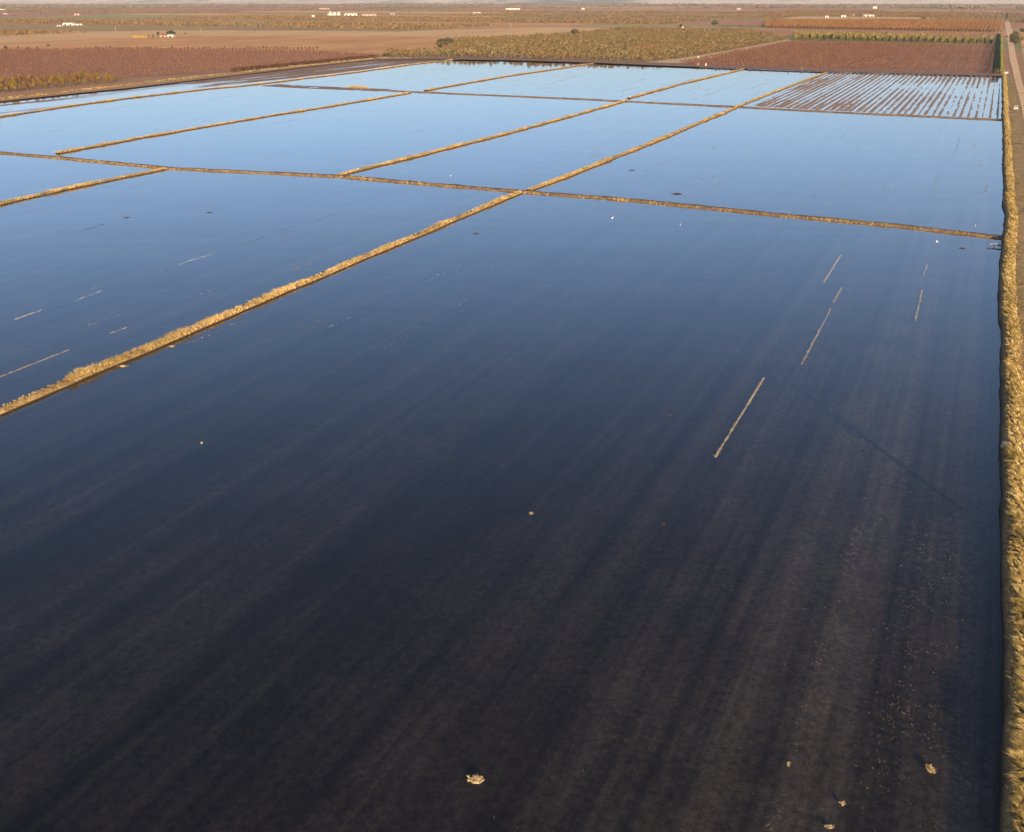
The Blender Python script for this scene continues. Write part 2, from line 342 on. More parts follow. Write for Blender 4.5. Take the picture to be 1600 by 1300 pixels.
def prof(w_, h): return [(-w_ / 2 - 0.7, -0.25), (-w_ / 2 - 0.1, 0.05), (-w_ / 2 + 0.25, h * 0.8), (-w_ / 5, h), (w_ / 5, h * 1.02), (w_ / 2 - 0.25, h * 0.8), (w_ / 2 + 0.1, 0.05), (w_ / 2 + 0.7, -0.25)]
L = {}
grass_levees = {
 'A1': [(-260, 752), (-120, 694), (0, 642), (120, 590), (240, 541), (400, 473), (560, 405), (700, 347), (790, 309), (812, 300)],
 'A2': [(825, 297), (880, 277), (1000, 230), (1150, 168)],
 'A3': [(1150, 167), (1185, 153), (1240, 132), (1290, 113.5)],
 'B1': [(-260, 374), (-100, 340), (0, 318), (130, 289), (255, 264)],
 'B2': [(530, 273), (620, 251), (770, 214), (900, 179), (978, 157)],
 'B3': [(983, 153), (1060, 132), (1140, 113), (1165, 107)],
 'C2': [(90, 239), (230, 213), (400, 184), (520, 165), (640, 145)],
 'C3': [(665, 141), (790, 119), (880, 106), (928, 98.5)],
 'D':  [(-260, 226), (-100, 198), (0, 182), (110, 165), (200, 153), (330, 138), (378, 134), (430, 128), (560, 112), (640, 101), (710, 93)]}
for k, pts in grass_levees.items():
    wd = 1.75 if k in ('A1', 'B1') else (1.8 if k not in ('D', 'A3', 'B3', 'C3') else 2.3)
    L[k] = levee('levee', pts, prof(wd, 0.42 if k == 'A1' else 0.34), M_levee, 1.0 if k in ('A1', 'A2') else 2.0)
bare_levees = {
 'X1': [(-260, 214), (-50, 233), (0, 238), (95, 246), (262, 262), (530, 275), (820, 299), (1000, 313), (1200, 333), (1400, 351), (1572, 371)],
 'X2': [(575, 139), (640, 143), (760, 148), (900, 154), (960, 157), (1140, 166), (1300, 174.5), (1568, 187)]}
for k, pts in bare_levees.items():
    L[k] = levee('levee', pts, prof(2.5 if k == 'X1' else 2.2, 0.36), M_levee_mud, 1.0 if k == 'X1' else 2.0)
L['X3'] = levee('mud_bar', [(420, 132.5), (480, 135.5), (540, 138), (600, 140.5)], [(-9, -0.2), (-7, 0.03), (-4, 0.08), (0, 0.14), (4, 0.08), (7, 0.03), (9, -0.2)], M_wetmud, 3.0, 0.15)
# the tall bank beside the road; travel is towards the camera, so land lies to the left of travel
PB = [(0.35, -0.25), (0.15, 0.0), (-0.12, 0.55), (-0.5, 0.95), (-1.1, 1.05), (-1.7, 0.98), (-2.3, 0.62), (-2.9, GZ - 0.02)]
L['R'] = levee('levee', list(bank), PB, M_bank, 1.0, 0.05, px=False)
# straw shoulder round the outer shore, left
L['S'] = levee('levee', [(-260, 190), (0, 156), (130, 142), (200, 134), (325, 119.5), (460, 105), (590, 91.5), (640, 91)], [(-5.5, GZ - 0.1), (-4.5, 0.6), (-2, 0.75), (1.5, 0.7), (4, 0.3), (6.5, -0.2)], M_levee, 2.0, 0.12)

# ---------------------------------------------------------------- the half flooded, furrowed field on the right and the muddy one on the left
def fbm2(x, y, seed, octs=4):
    r = np.random.default_rng(seed); out = 0; a = 1.0
    for _ in range(octs):
        t = r.uniform(0, 1, (64, 64)); xi = np.floor(x).astype(int); yi = np.floor(y).astype(int)
        fx = x - xi; fy = y - yi; fx = fx * fx * (3 - 2 * fx); fy = fy * fy * (3 - 2 * fy)
        g = lambda i, j: t[(xi + i) % 64, (yi + j) % 64]
        out = out + a * ((g(0, 0) * (1 - fx) + g(1, 0) * fx) * (1 - fy) + (g(0, 1) * (1 - fx) + g(1, 1) * fx) * fy - 0.5)
        a *= 0.55; x = x * 2.07 + 3.1; y = y * 2.07 + 1.7
    return out
def relief(name, poly_px, du, dv, zfun, mat):
    poly = [W(*p) for p in poly_px]; uu = [np.dot(p, U) for p in poly]; vv = [np.dot(p, V) for p in poly]
    gu = np.arange(min(uu), max(uu), du); gv = np.arange(min(vv), max(vv), dv)
    A, B = np.meshgrid(gu, gv, indexing='ij'); xy = A[..., None] * U + B[..., None] * V
    z = zfun(A - min(uu), B - min(vv)); ins = inpoly(xy.reshape(-1, 2), poly).reshape(A.shape)
    z = np.where(ins, z, -0.21)
    nn = len(gv); i = (np.arange(len(gu) - 1)[:, None] * nn + np.arange(nn - 1)[None]).ravel()
    f = np.c_[i, i + 1, i + nn + 1, i + nn][:, ::-1]
    keep = ins.ravel()[f].any(axis=1)
    o = obj(name, mesh(name, np.c_[xy.reshape(-1, 2), z.ravel()], f[keep], mat, True)); return tag(o, kind='structure')
def furrows(a, b_):
    n = fbm2(a / 300, b_ / 1.6, 3, 4); big = fbm2(a / 70, b_ / 40, 5, 3); fine = fbm2(a / 7, b_ / 0.8, 9, 3)
    wd = np.sin(2 * math.pi * b_ / 2.7 + 0.5 * fbm2(a / 300, b_ / 9, 11, 2)) + 0.35 * np.sin(2 * math.pi * b_ / 0.93)
    right = np.clip((b_ - 35) / 55, -0.6, 1)
    return 0.010 - 0.05 * right + 0.065 * wd + 0.095 * n + 0.07 * big + 0.07 * fine
relief('furrowed_mud', [(1175, 166), (1294, 113), (1562, 119.5), (1563, 186), (1300, 173)], 1.5, 0.28, furrows, mat_patch('furrow_soil', [(0.3, (0.16, 0.105, 0.07)), (0.7, (0.34, 0.225, 0.15))], 0.3))
MF = [(-260, 224), (-260, 196), (0, 160), (130, 146), (325, 124), (460, 108), (590, 93), (705, 91.6), (710, 92.6), (640, 99), (560, 110), (430, 126), (340, 136), (200, 151), (0, 180)]
um = min(float(np.dot(W(*p), U)) for p in MF); uc = float(np.dot(W(332, 130), U)) - um
def blotch(a, b_):                         # awash in the near half, drying out towards the far end
    t = np.clip((a - uc) / 60 + 0.6 * fbm2(a / 50, b_ / 10, 25, 3) + 0.5, 0, 1); t2 = np.clip((a - uc - 330) / 160, 0, 1)
    return -0.035 + 0.085 * t - 0.07 * t2 + 0.13 * fbm2(a / 60, b_ / 5, 21, 5) + 0.03 * np.sin(2 * math.pi * b_ / 3.0)
relief('mud_flat', MF, 2.0, 0.5, blotch, M_wetmud)

# ---------------------------------------------------------------- grass
def tufts(pos, h, nb, wd, lean=(0, 0), spread=0.45, segs=2, rs=None):
    """pos n x 3, h n heights; every tuft nb curved blades; returns verts, faces"""
    n = len(pos); r = rs or rng
    a = r.uniform(0, 2 * math.pi, (n, nb)); out = r.uniform(0.1, 1, (n, nb)) * spread
    hh = h[:, None] * r.uniform(0.55, 1.15, (n, nb)); dx = np.cos(a) * out + lean[0]; dy = np.sin(a) * out + lean[1]
    bx = pos[:, 0, None] + np.cos(a) * out * hh * 0.25; by = pos[:, 1, None] + np.sin(a) * out * hh * 0.25
    bz = np.repeat(pos[:, 2, None], nb, 1) - 0.03
    fa = r.uniform(0, math.pi, (n, nb)); wd = np.reshape(wd, (-1, 1)); wx = np.cos(fa) * wd / 2; wy = np.sin(fa) * wd / 2
    rows = []
    for k in range(segs + 1):
        t = k / segs; q = t ** 1.7
        cx = bx + dx * hh * q; cy = by + dy * hh * q; cz = bz + hh * (t - 0.35 * t * t)
        if k == segs: rows.append(np.stack([cx, cy, cz], -1)[..., None, :])
        else:
            tw = 1 - 0.35 * t
            rows.append(np.stack([np.stack([cx - wx * tw, cy - wy * tw, cz], -1), np.stack([cx + wx * tw, cy + wy * tw, cz], -1)], -2))
    vv = np.concatenate(rows, axis=2); nv = vv.shape[2]; vv = vv.reshape(-1, nv, 3)
    base = np.arange(len(vv))[:, None] * nv; tri = []
    for k in range(segs - 1): tri += [[2 * k, 2 * k + 1, 2 * k + 3], [2 * k, 2 * k + 3, 2 * k + 2]]
    tri.append([2 * segs - 2, 2 * segs - 1, 2 * segs])
    f = (base[:, None, :] + np.array(tri)[None]).reshape(-1, 3)
    return vv.reshape(-1, 3), f
def join(parts):
    vs, fs, o = [], [], 0
    for v, f in parts: vs.append(v); fs.append(f + o); o += len(v)
    return np.concatenate(vs), np.concatenate(fs)
def along(key, dens, off, zf, hmean, seed, clump=0.35, rng_d=None):
    """tufts along a levee: off=(lo,hi) sideways, zf(offset)->height of the surface"""
    p, n = L[key]; r = np.random.default_rng(seed); step = np.hypot(*(p[1] - p[0]))
    d = np.hypot(p[:, 0], p[:, 1]); cnt = r.poisson(np.clip(dens(d), 0, 400) * step)
    q = PX(np.c_[p, np.zeros(len(p))]); vis = (q[:, 2] > 5) & (q[:, 0] > -150) & (q[:, 0] < 1750) & (q[:, 1] < 1500)
    idx = np.repeat(np.arange(len(p)), np.where(vis, cnt, 0))
    o = r.uniform(off[0], off[1], len(idx)); s_ = r.uniform(-.5, .5, len(idx)) * step
    t = np.c_[n[idx, 1] * -1, n[idx, 0]]
    xy = p[idx] + n[idx] * o[:, None] + t * s_[:, None]
    hm = hmean * np.exp(fbm2(xy[:, 0] / 7 + 50, xy[:, 1] / 7 + 50, seed, 3) * clump * 3) * r.uniform(0.6, 1.3, len(idx))
    return np.c_[xy, zf(o)], hm, d[idx]
def stuff(name, vf, mat, label):
    o = obj(name, mesh(name, vf[0], vf[1], mat)); tag(o, label, None, None, 'stuff'); return o

def levee_grass(keys, hmean, seed):
    parts = []
    for i, k in enumerate(keys):
        zf = lambda o: np.interp(np.abs(o), [0, 0.4, 0.65, 1.0], [0.40, 0.38, 0.28, 0.02])
        pos, h, d = along(k, lambda d: 4600.0 / (d + 120), (-0.85, 0.85), zf, hmean, seed + i)
        for lo, hi, nb in ((0, 170, 14), (170, 330, 10), (330, 3000, 7)):
            m = (d >= lo) & (d < hi)
            m &= np.random.default_rng(seed + i).uniform(-.9, .25, len(d)) < fbm2(pos[:, 0] / 9 + 70, pos[:, 1] / 9 + 70, seed + 7, 3) + 0.1
            if m.any(): parts.append(tufts(pos[m], h[m], nb + 5, 0.024 + d[m] * 0.00017, (-0.1, -0.1), 0.6, 2, np.random.default_rng(seed + 50 + i)))
    return join(parts)
r = np.random.default_rng(19); tt = []
for (x0, x1, nn, hh) in ((104, 158, 60, 1.15), (160, 200, 34, 0.9), (228, 246, 12, 0.9), (296, 345, 30, 0.8), (400, 420, 10, 0.8), (700, 760, 24, 0.6)):
    ax = np.array([p_[0] for p_ in grass_levees['A1']]); ay = np.array([p_[1] for p_ in grass_levees['A1']]); xs = r.uniform(x0, x1, nn)
    tt.append(np.c_[[W(a_, np.interp(a_, ax, ay), 0.2) for a_ in xs] + r.normal(0, 0.28, (nn, 2)), np.full(nn, 0.35), hh * r.uniform(0.6, 1.15, nn)])
tt = np.concatenate(tt)
stuff('dry_grass', join([levee_grass(['A1'], 0.46, 100), tufts(tt[:, :3], tt[:, 3], 22, 0.06, (0, 0), 0.5, 2, r)]), M_gold2, 'golden dry grass along the near diagonal levee')
stuff('dry_grass', levee_grass(['A2', 'A3', 'B1', 'B2', 'B3', 'C2', 'C3', 'D'], 0.46, 200), M_gold2, 'dry straw coloured grass on the farther levees')
# cross levee: ragged, with straw at its near waterline
parts = []
for i, (k, dn) in enumerate((('X1', 5.0), ('X2', 1.2))):
    zf = lambda o: np.interp(np.abs(o), [0, 0.7, 1.15, 1.5], [0.42, 0.42, 0.3, 0.0])
    pos, h, d = along(k, lambda d: 0 * d + dn, (0.9, 1.6), zf, 0.20, 300 + i)
    parts.append(tufts(pos, h, 8, 0.04 + d * 0.00028, (0, 0), 0.9, 2))
    pos, h, d = along(k, lambda d: 0 * d + dn * .35, (-1.3, 1.2), zf, 0.12, 310 + i)
    parts.append(tufts(pos, h, 7, 0.04 + d * 0.00028, (0, 0), 0.9, 2))
stuff('dry_grass', join(parts), M_gold2, 'sparse straw at the waterline of the bare cross levees')
# the tall bank
zb = lambda o: np.interp(-o, [-0.3, 0.15, 0.5, 1.1, 1.7, 2.3, 2.9], [0.0, 0.5, 0.95, 1.05, 0.98, 0.62, 0.42])
parts = []
pos, h, d = along('R', lambda d: np.clip(2600 / (d + 40), 6, 26), (-2.5, -0.68), zb, 0.58, 400, 0.25)
ln = -V * 0.55 - U * 0.30; fld = fbm2(pos[:, 0] / 3 + 60, pos[:, 1] / 3 + 60, 44, 3)
for lo, hi, nb in ((0, 110, 26), (110, 250, 16), (250, 3000, 9)):
    for q0, q1, tw in ((-9, -0.15, 0.35), (-0.15, 0.15, 0.0), (0.15, 9, -0.35)):
        m = (d >= lo) & (d < hi) & (fld >= q0) & (fld < q1); l2 = ln + U * tw
        if m.any(): parts.append(tufts(pos[m], h[m], nb, 0.03 + d[m] * 0.0003, (l2[0], l2[1]), 0.42, 3 if hi < 300 else 2))
pos, h, d = along('R', lambda d: np.clip(2500 / (d + 40), 3, 22), (-2.6, -0.3), zb, 0.28, 420, 0.3)
parts.append(tufts(pos, h, 9, 0.03 + d * 0.0003, (-0.3, -0.1), 0.9, 2))
stuff('dry_grass', join(parts), M_gold, 'tall golden grass bent over on the bank at the right edge')
# verge weeds
pos_l = []
r = np.random.default_rng(77)
p, n = L['R']
dd = np.hypot(p[:, 0], p[:, 1]); idx = np.repeat(np.arange(len(p)), r.poisson(np.clip(5000 / (dd + 60), 4, 28)))
o_ = -2.4 - r.uniform(0, 1, len(idx)) ** 1.3 * 13
xy = p[idx] + n[idx] * o_[:, None] + r.uniform(-.6, .6, (len(idx), 2))
q = PX(np.c_[xy, np.zeros(len(xy)) + GZ]); m = (q[:, 2] > 5) & (q[:, 0] < 1640) & (q[:, 1] < 1400) & (q[:, 1] > 112)
cl = fbm2(xy[:, 0] / 5 + 90, xy[:, 1] / 5 + 90, 8, 3); m &= r.uniform(-.5, .5, len(cl)) < cl + 0.15
xy = xy[m]; d = np.hypot(xy[:, 0], xy[:, 1])
stuff('weeds', tufts(np.c_[xy, np.full(len(xy), GZ + 0.08)], 0.28 * np.exp(cl[m]), 9, 0.03 + d * 0.0003, (0, 0), 0.9, 2), M_weed, 'green and brown weeds between the bank and the dirt road')
# straw shoulder of the outer shore
pos, h, d = along('S', lambda d: 0 * d + 5, (-5, 3.0), lambda o: 0 * o + 0.62, 0.45, 500)
stuff('dry_grass', tufts(pos, h, 7, 0.04 + d * 0.0003, (0, 0), 0.7, 2), M_gold2, 'straw grass on the outer shore at the left')

# crop stubble and clods that break the water on the right
r = np.random.default_rng(12); n_ = 70000
px_ = r.uniform(700, 1555, n_); py_ = 1320 - r.uniform(0, 1, n_) ** 0.75 * 760
xy = np.array([W(a, c_) for a, c_ in zip(px_, py_)]); vv = xy @ V
bandv = [np.dot(W(1357, 755), V), np.dot(W(1450, 790), V), np.dot(W(1470, 1010), V), np.dot(W(1420, 1100), V)]
dens = 0.012 + 0.18 * np.clip((px_ - 1250) / 250, 0, 1) * np.clip((py_ - 600) / 250, 0, 1)
for k, bv in enumerate(bandv):
    dens += (0.6, 0.35, 0.45, 0.25)[k] * np.exp(-((vv - bv) / 0.30) ** 2) * np.clip((py_ - 690) / 120, 0, 1)
dens *= np.clip(0.5 + 1.6 * fbm2(xy[:, 0] / 3 + 30, xy[:, 1] / 3 + 30, 4, 3), 0, 3)
bv = np.interp(xy @ U, [np.dot(b_, U) for b_ in bank[::-1]], [np.dot(b_, V) for b_ in bank[::-1]])
m = (r.uniform(0, 1, n_) < dens) & (bv - vv > 2.5); xy = xy[m]; k = len(xy)
stuff('stubble', tufts(np.c_[xy, np.zeros(k)], r.uniform(0.045, 0.12, k), 3, 0.033, (0, 0), 1.6, 2), mat_plant('stubble_straw', [(0, (0.08, 0.055, 0.04)), (0.7, (0.20, 0.14, 0.09)), (1, (0.42, 0.31, 0.19))], None, 0.1), 'short crop stubble poking out of the shallow water')

r = np.random.default_rng(14); P_ = []
for (x0, x1, y0, y1, nl) in ((450, 900, 100, 134, 34), (700, 1120, 108, 148, 34), (1010, 1270, 116, 160, 40), (30, 560, 148, 220, 26), (280, 940, 160, 262, 22), (620, 1120, 180, 285, 18), (900, 1560, 195, 345, 40), (0, 720, 280, 560, 22)):
    for _ in range(nl):
        a = W(r.uniform(x0, x1), r.uniform(y0, y1)); Ln = r.uniform(8, 55) * (1 if y1 < 170 else 0.4); m_ = int(Ln * r.uniform(0.8, 2.2)); t = r.uniform(0, Ln, m_)
        P_.append(a + U * t[:, None] + V * r.normal(0, 0.18, m_)[:, None])
xy = np.concatenate(P_); d = np.hypot(xy[:, 0], xy[:, 1])
stuff('stubble', tufts(np.c_[xy, np.zeros(len(xy))], 0.08 + r.uniform(0, 0.16, len(xy)), 4, 0.03 + d * 0.0002, (0, 0), 1.5, 2), mat_plant('far_stubble', [(0, (0.10, 0.07, 0.05)), (1, (0.36, 0.28, 0.20))], None, 0.1), 'thin lines of stubble showing through the water of the farther paddies')

# ---------------------------------------------------------------- straw ridges, clumps
def lump(n, rx, ry, rz, seed):
    """flattened ragged mound, its straws sticking out"""
    r = np.random.default_rng(seed); pos = np.c_[r.normal(0, rx / 2, n), r.normal(0, ry / 2, n), np.zeros(n)]
    pos[:, 2] = rz * 0.5 * np.exp(-(pos[:, 0] / rx) ** 2 - (pos[:, 1] / ry) ** 2)
    t = tufts(pos, r.uniform(0.5, 1.3, n) * rz, 7, 0.04, (0, 0), 1.3, 2, r)
    a = np.linspace(0, 2 * math.pi, 15)[:-1]; rad = r.uniform(0.75, 1.1, 14)
    ring = lambda s, z: np.c_[np.cos(a) * rx * s * rad, np.sin(a) * ry * s * rad, np.full(14, z) + r.uniform(-.01, .01, 14)]
    v = np.concatenate([ring(0.75, -0.1), ring(0.5, -0.005), ring(0.2, rz * .15), [[0, 0, rz * .25]]]); f = []
    for k in range(2):
        for i in range(14): j = (i + 1) % 14; f += [[k * 14 + i, k * 14 + j, k * 14 + 14 + j], [k * 14 + i, k * 14 + 14 + j, k * 14 + 14 + i]]
    for i in range(14): f.append([28 + i, 28 + (i + 1) % 14, 42])
    return join([t, (v, np.array(f))])
M_strawpile = mat_plant('straw', [(0, (0.30, 0.19, 0.08)), (0.5, (0.50, 0.36, 0.18)), (1, (0.70, 0.56, 0.34))], None, 0.15)
M_strawdark = mat_plant('rotted_straw', [(0, (0.04, 0.03, 0.022)), (1, (0.13, 0.09, 0.06))], None, 0.1)
def ridge(p0, p1, wd, label, mat=M_strawpile, seed=0, gaps=0.25, hgt=0.12):
    a, c_ = W(*p0), W(*p1); Ln = np.hypot(*(c_ - a)); r = np.random.default_rng(900 + seed)
    mid = (a + c_) / 2; ang = math.atan2(*(c_ - a)[::-1])
    n = int(Ln * 9 * max(wd / 0.25, 1)); s = r.uniform(-.5, .5, n) * Ln; keep = fbm2(s / 0.9 + 40, 0 * s + seed, 600 + seed, 3) > (-0.62 + gaps * 1.5); s = s[keep]
    pos = np.c_[s, r.normal(0, wd / 3, len(s)), np.zeros(len(s)) - 0.01]
    t = tufts(pos, r.uniform(0.4, 1.2, len(s)) * hgt, 6, 0.05, (0, 0), 1.7, 2, r)
    m_ = max(4, int(Ln / 0.5)); x = np.linspace(-Ln / 2, Ln / 2, m_); hz = np.where(fbm2(x / 0.9 + 40, 0 * x + seed, 600 + seed, 3) > (-0.62 + gaps * 1.5), hgt * 0.22, -0.06)
    hz = hz + r.uniform(-.02, .02, m_); ww = wd * r.uniform(0.15, 0.5, m_)
    v = np.zeros((m_, 3, 3)); v[:, :, 0] = x[:, None]; v[:, 0, 1] = -ww; v[:, 2, 1] = ww; v[:, 0, 2] = -0.1; v[:, 2, 2] = -0.1; v[:, 1, 2] = hz
    i = (np.arange(m_ - 1)[:, None] * 3 + np.arange(2)[None]).ravel()
    f = np.concatenate([np.c_[i, i + 3, i + 4], np.c_[i, i + 4, i + 1]])
    vf = join([t, (v.reshape(-1, 3), f)])
    o = obj('straw_ridge', mesh('straw_ridge', vf[0], vf[1], mat), None, (mid[0], mid[1], 0), ang)
    return tag(o, label, 'straw ridge', 'straw ridges breaking the water')
RD = [
 ((1117, 714), (1194, 589), 0.30, 'longest and nearest pale straw ridge breaking the dark water', 0.15, M_strawpile),
 ((1252, 569), (1298, 482), 0.26, 'broken pale straw ridge just beyond the longest one, towards the right', 0.35, M_strawpile),
 ((1302, 472), (1315, 449), 0.26, 'very short pale straw ridge between two longer ones in the big right paddy', 0.1, M_strawpile),
 ((1287, 441), (1314, 398), 0.26, 'farthest pale straw ridge of the line in the big right paddy', 0.2, M_strawpile),
 ((1430, 501), (1441, 452), 0.24, 'lone pale straw ridge nearest the grassy right bank', 0.25, M_strawpile),
 ((1443, 432), (1449, 412), 0.14, 'faint scrap of straw beyond the lone ridge near the right bank', 0.4, M_strawpile),
 ((-20, 596), (108, 546), 0.16, 'thin pale straw line at the left edge of the photo above the near levee', 0.2, M_strawpile),
 ((22, 499), (64, 484), 0.16, 'short thin straw line near the left edge in the middle left paddy', 0.3, M_strawpile),
 ((172, 520), (198, 511), 0.14, 'tiny straw line just above the near levee in the left paddy', 0.3, M_strawpile),
 ((115, 470), (158, 454), 0.12, 'faint dotted straw line in the middle of the left paddy', 0.4, M_strawpile),
 ((277, 413), (328, 397), 0.14, 'dotted pale straw line below the dark streaks of the left paddy', 0.4, M_strawpile),
 ((365, 386), (411, 371), 0.22, 'dark rotted streak at the right end of the dotted straw line', 0.3, M_strawdark),
 ((133, 359), (175, 346), 0.24, 'dark rotted streak at the upper left of the left paddy', 0.2, M_strawdark),
 ((428, 363), (470, 351), 0.16, 'faint dark streak in the middle of the left paddy', 0.35, M_strawdark),
 ((487, 347), (528, 334), 0.20, 'dark streak nearest the junction in the left paddy', 0.3, M_strawdark),
 ((420, 195), (476, 184), 0.28, 'dark curved streak in the far left paddy under the tree line', 0.3, M_strawdark),
 ((1312, 216), (1336, 192), 0.30, 'dark dotted streak in the right hand paddy under the furrowed field', 0.5, M_strawdark),
 ((1080, 284), (1136, 271), 0.30, 'dark broken streak lying left of centre in the paddy beyond the cross levee', 0.5, M_strawdark),
 ((1490, 245), (1500, 214), 0.14, 'thin brown streak near the right bank in the paddy beyond the cross levee', 0.4, M_strawdark),
]
for i, (a, c_, wd, lab, gp, mt) in enumerate(RD): ridge(a, c_, wd * (0.6 if a[0] < 500 and mt is M_strawpile else 1.0), lab, mt, i, gp)
CL = [
 (745, 1220, 0.55, 0.32, 0.20, 'golden straw clump at the bottom centre of the dark paddy', 0),
 (1453, 1202, 0.30, 0.55, 0.18, 'upright pair of straw tufts low in the stubble near the right bank', 0),
 (1317, 1256, 0.22, 0.18, 0.12, 'small straw clump low in the photo left of the stubble band', 0),
 (1297, 1292, 0.40, 0.12, 0.10, 'flat straw clump cut by the bottom edge of the photo', 0),
 (1232, 1194, 0.18, 0.25, 0.10, 'little straw clump at the near end of the dotted stubble row', 0),
 (1122, 645, 0.40, 0.35, 0.07, 'brown rotted clump just left of the longest straw ridge', 1),
 (1046, 647, 0.35, 0.55, 0.05, 'faint slanting brown clump left of the brown rotted clump', 1),
 (1037, 819, 0.35, 0.40, 0.06, 'dull clump in the open dark water below the longest straw ridge', 1),
 (315, 692, 0.20, 0.12, 0.10, 'tiny straw clump alone in the water below the near levee', 0),
 (830, 802, 0.20, 0.18, 0.10, 'tiny pale clump in the centre of the dark paddy', 0),
 (192, 572, 0.70, 0.25, 0.12, 'straw scrap floating beside the near levee at its tall tufts', 0),
 (268, 541, 0.55, 0.20, 0.12, 'straw scrap floating beside the near levee right of its tall tufts', 0),
 (1058, 303, 0.9, 0.7, 0.18, 'dark brown clump in the paddy just beyond the cross levee', 1),
 (987, 266, 0.8, 0.5, 0.12, 'small dark clump nearest the grassy levee in the right hand far paddy', 1),
 (1503, 388, 0.45, 0.3, 0.14, 'dark clump near the corner of the right bank and the cross levee', 1),
 (743, 365, 0.5, 0.3, 0.12, 'small dark clump below the levee junction', 1),
 (327, 332, 0.6, 0.4, 0.10, 'small dark clump in the left paddy below the cross levee', 1),
 (198, 340, 0.5, 0.4, 0.12, 'dark spot of rotted straw above the streaks of the left paddy', 1),
 (558, 137, 4.5, 2.0, 1.1, 'straw heap on the mud bar in the far left paddy', 0)]
for i, (x, y, rx, ry, rz, lab, k) in enumerate(CL):
    q_ = (0.62 if x > 1000 else 0.75) if y > 500 else 1.0; rx, ry = rx * q_, ry * q_; vf = lump((int(16 + 110 * rx * ry / 0.2) if y > 500 else int(80 + 160 * rx * ry / 0.2)) if rx < 2 else 900, rx, ry, rz, 40 + i)
    p = W(x, y); o = obj('straw_clump', mesh('straw_clump', vf[0], vf[1], (M_strawpile, M_strawdark)[k]), None, (p[0], p[1], 0))
    tag(o, lab, 'straw clump', 'straw clumps in the paddies')

# ---------------------------------------------------------------- trees
def blob_crown(n, rx, ry, rz, zc, leaf, seed, lobes=7, fill=0.75):
    r = np.random.default_rng(seed)
    lc = r.normal(0, 1, (lobes, 3)); lc /= np.linalg.norm(lc, axis=1)[:, None]; lc *= r.uniform(0.25, 0.62, (lobes, 1)); lr = r.uniform(0.34, 0.55, lobes)
    k = r.integers(lobes, size=n); d = r.normal(0, 1, (n, 3)); d /= np.linalg.norm(d, axis=1)[:, None]
    p = lc[k] + d * (lr[k] * r.uniform(fill, 1.02, n))[:, None]
    p = p * [rx, ry, rz] + [0, 0, zc]
    nrm = d + r.normal(0, 0.55, (n, 3)); nrm /= np.linalg.norm(nrm, axis=1)[:, None]
    a = np.cross(nrm, r.normal(0, 1, (n, 3))); a /= np.linalg.norm(a, axis=1)[:, None]; b_ = np.cross(nrm, a)
    s = (leaf * r.uniform(0.6, 1.3, n))[:, None]
    v = np.stack([p - a * s, p + b_ * s * 0.8, p + a * s, p - b_ * s * 0.8], 1).reshape(-1, 3)
    i = np.arange(n)[:, None] * 4
    return v, np.concatenate([np.c_[i, i + 1, i + 2], np.c_[i, i + 2, i + 3]])
def limb(p0, p1, r0, r1, k=5):
    p0, p1 = np.array(p0, float), np.array(p1, float); d = p1 - p0; d /= np.linalg.norm(d)
    a = np.cross(d, [0.3, 1, 0.1]); a /= np.linalg.norm(a); b_ = np.cross(d, a); t = np.linspace(0, 2 * math.pi, k + 1)[:-1]
    ring = lambda p, r_: p + np.cos(t)[:, None] * a * r_ + np.sin(t)[:, None] * b_ * r_
    i = np.arange(k); j = (i + 1) % k
    return np.concatenate([ring(p0, r0), ring(p1, r1)]), np.concatenate([np.c_[i, j, j + k], np.c_[i, j + k, i + k]])
def trunk_mesh(h, r0, seed, spread=0.5, n=5, top=1.6):
    r = np.random.default_rng(seed); parts = [limb((0, 0, -0.2), (0, 0, h), r0, r0 * 0.75, 7)]
    for k in range(n):
        a = 2 * math.pi * k / n + r.uniform(-.4, .4); e = (math.cos(a) * spread * h * r.uniform(.8, 1.2), math.sin(a) * spread * h * r.uniform(.8, 1.2), h * top * r.uniform(.85, 1.15))
        parts.append(limb((0, 0, h * 0.92), e, r0 * 0.55, r0 * 0.15))
    return join(parts)
def big_tree(name, px, py, wpx, hpx, mat, label, seed, n=900, group=None, shape=(0.5, 0.5), trunk=0.16):
    p = W(px, py, GZ); dep = PX([[p[0], p[1], GZ]])[0, 2]; s = dep / F; rx = wpx * s * 0.5; h = hpx * s
    e = bpy.data.objects.new(name, None); C.objects.link(e); e.location = (p[0], p[1], GZ)
    th = h * trunk; cz = (h + th * 0.7) / 2; rz = (h - th * 0.7) / 2
    tv = trunk_mesh(th + 0.2 * h, max(0.18, h * 0.035), seed); cv = blob_crown(n, rx * 1.12, rx * 1.05, rz * 1.12, cz, rx * 0.13 * math.sqrt(900 / n), seed, 10, 0.55)
    obj('trunk', mesh('trunk', tv[0], tv[1], M_bark), e); obj('crown', mesh('crown', cv[0], cv[1], mat), e)
    return tag(e, label, 'tree', group)
big_tree('oak_tree', 697, 75, 30, 15, M_oak, 'broad rounded oak standing alone at the left end of the olive grove', 1, 1400)
big_tree('oak_tree', 899, 57, 15, 11.5, M_oak, 'round dark oak behind the middle of the olive grove', 2)
big_tree('oak_tree', 871, 59, 9, 7, M_oak, 'low brownish tree just left of the round oak behind the grove', 3, 500)
big_tree('oak_tree', 966, 50.5, 11, 7.5, M_oak, 'small dull oak between the round oak and the farthest of the three', 4, 600)
big_tree('oak_tree', 1117, 41, 14, 10.5, M_oak, 'dark round oak at the left end of the thin row of trees', 5)
big_tree('oak_tree', 1585, 71, 19, 20, M_oak, 'large grey green tree beside the dirt road at the right edge', 6, 1600)
big_tree('oak_tree', 1597, 50, 10, 6, M_dark, 'dark tree cut by the right edge beyond the large roadside tree', 7, 400)
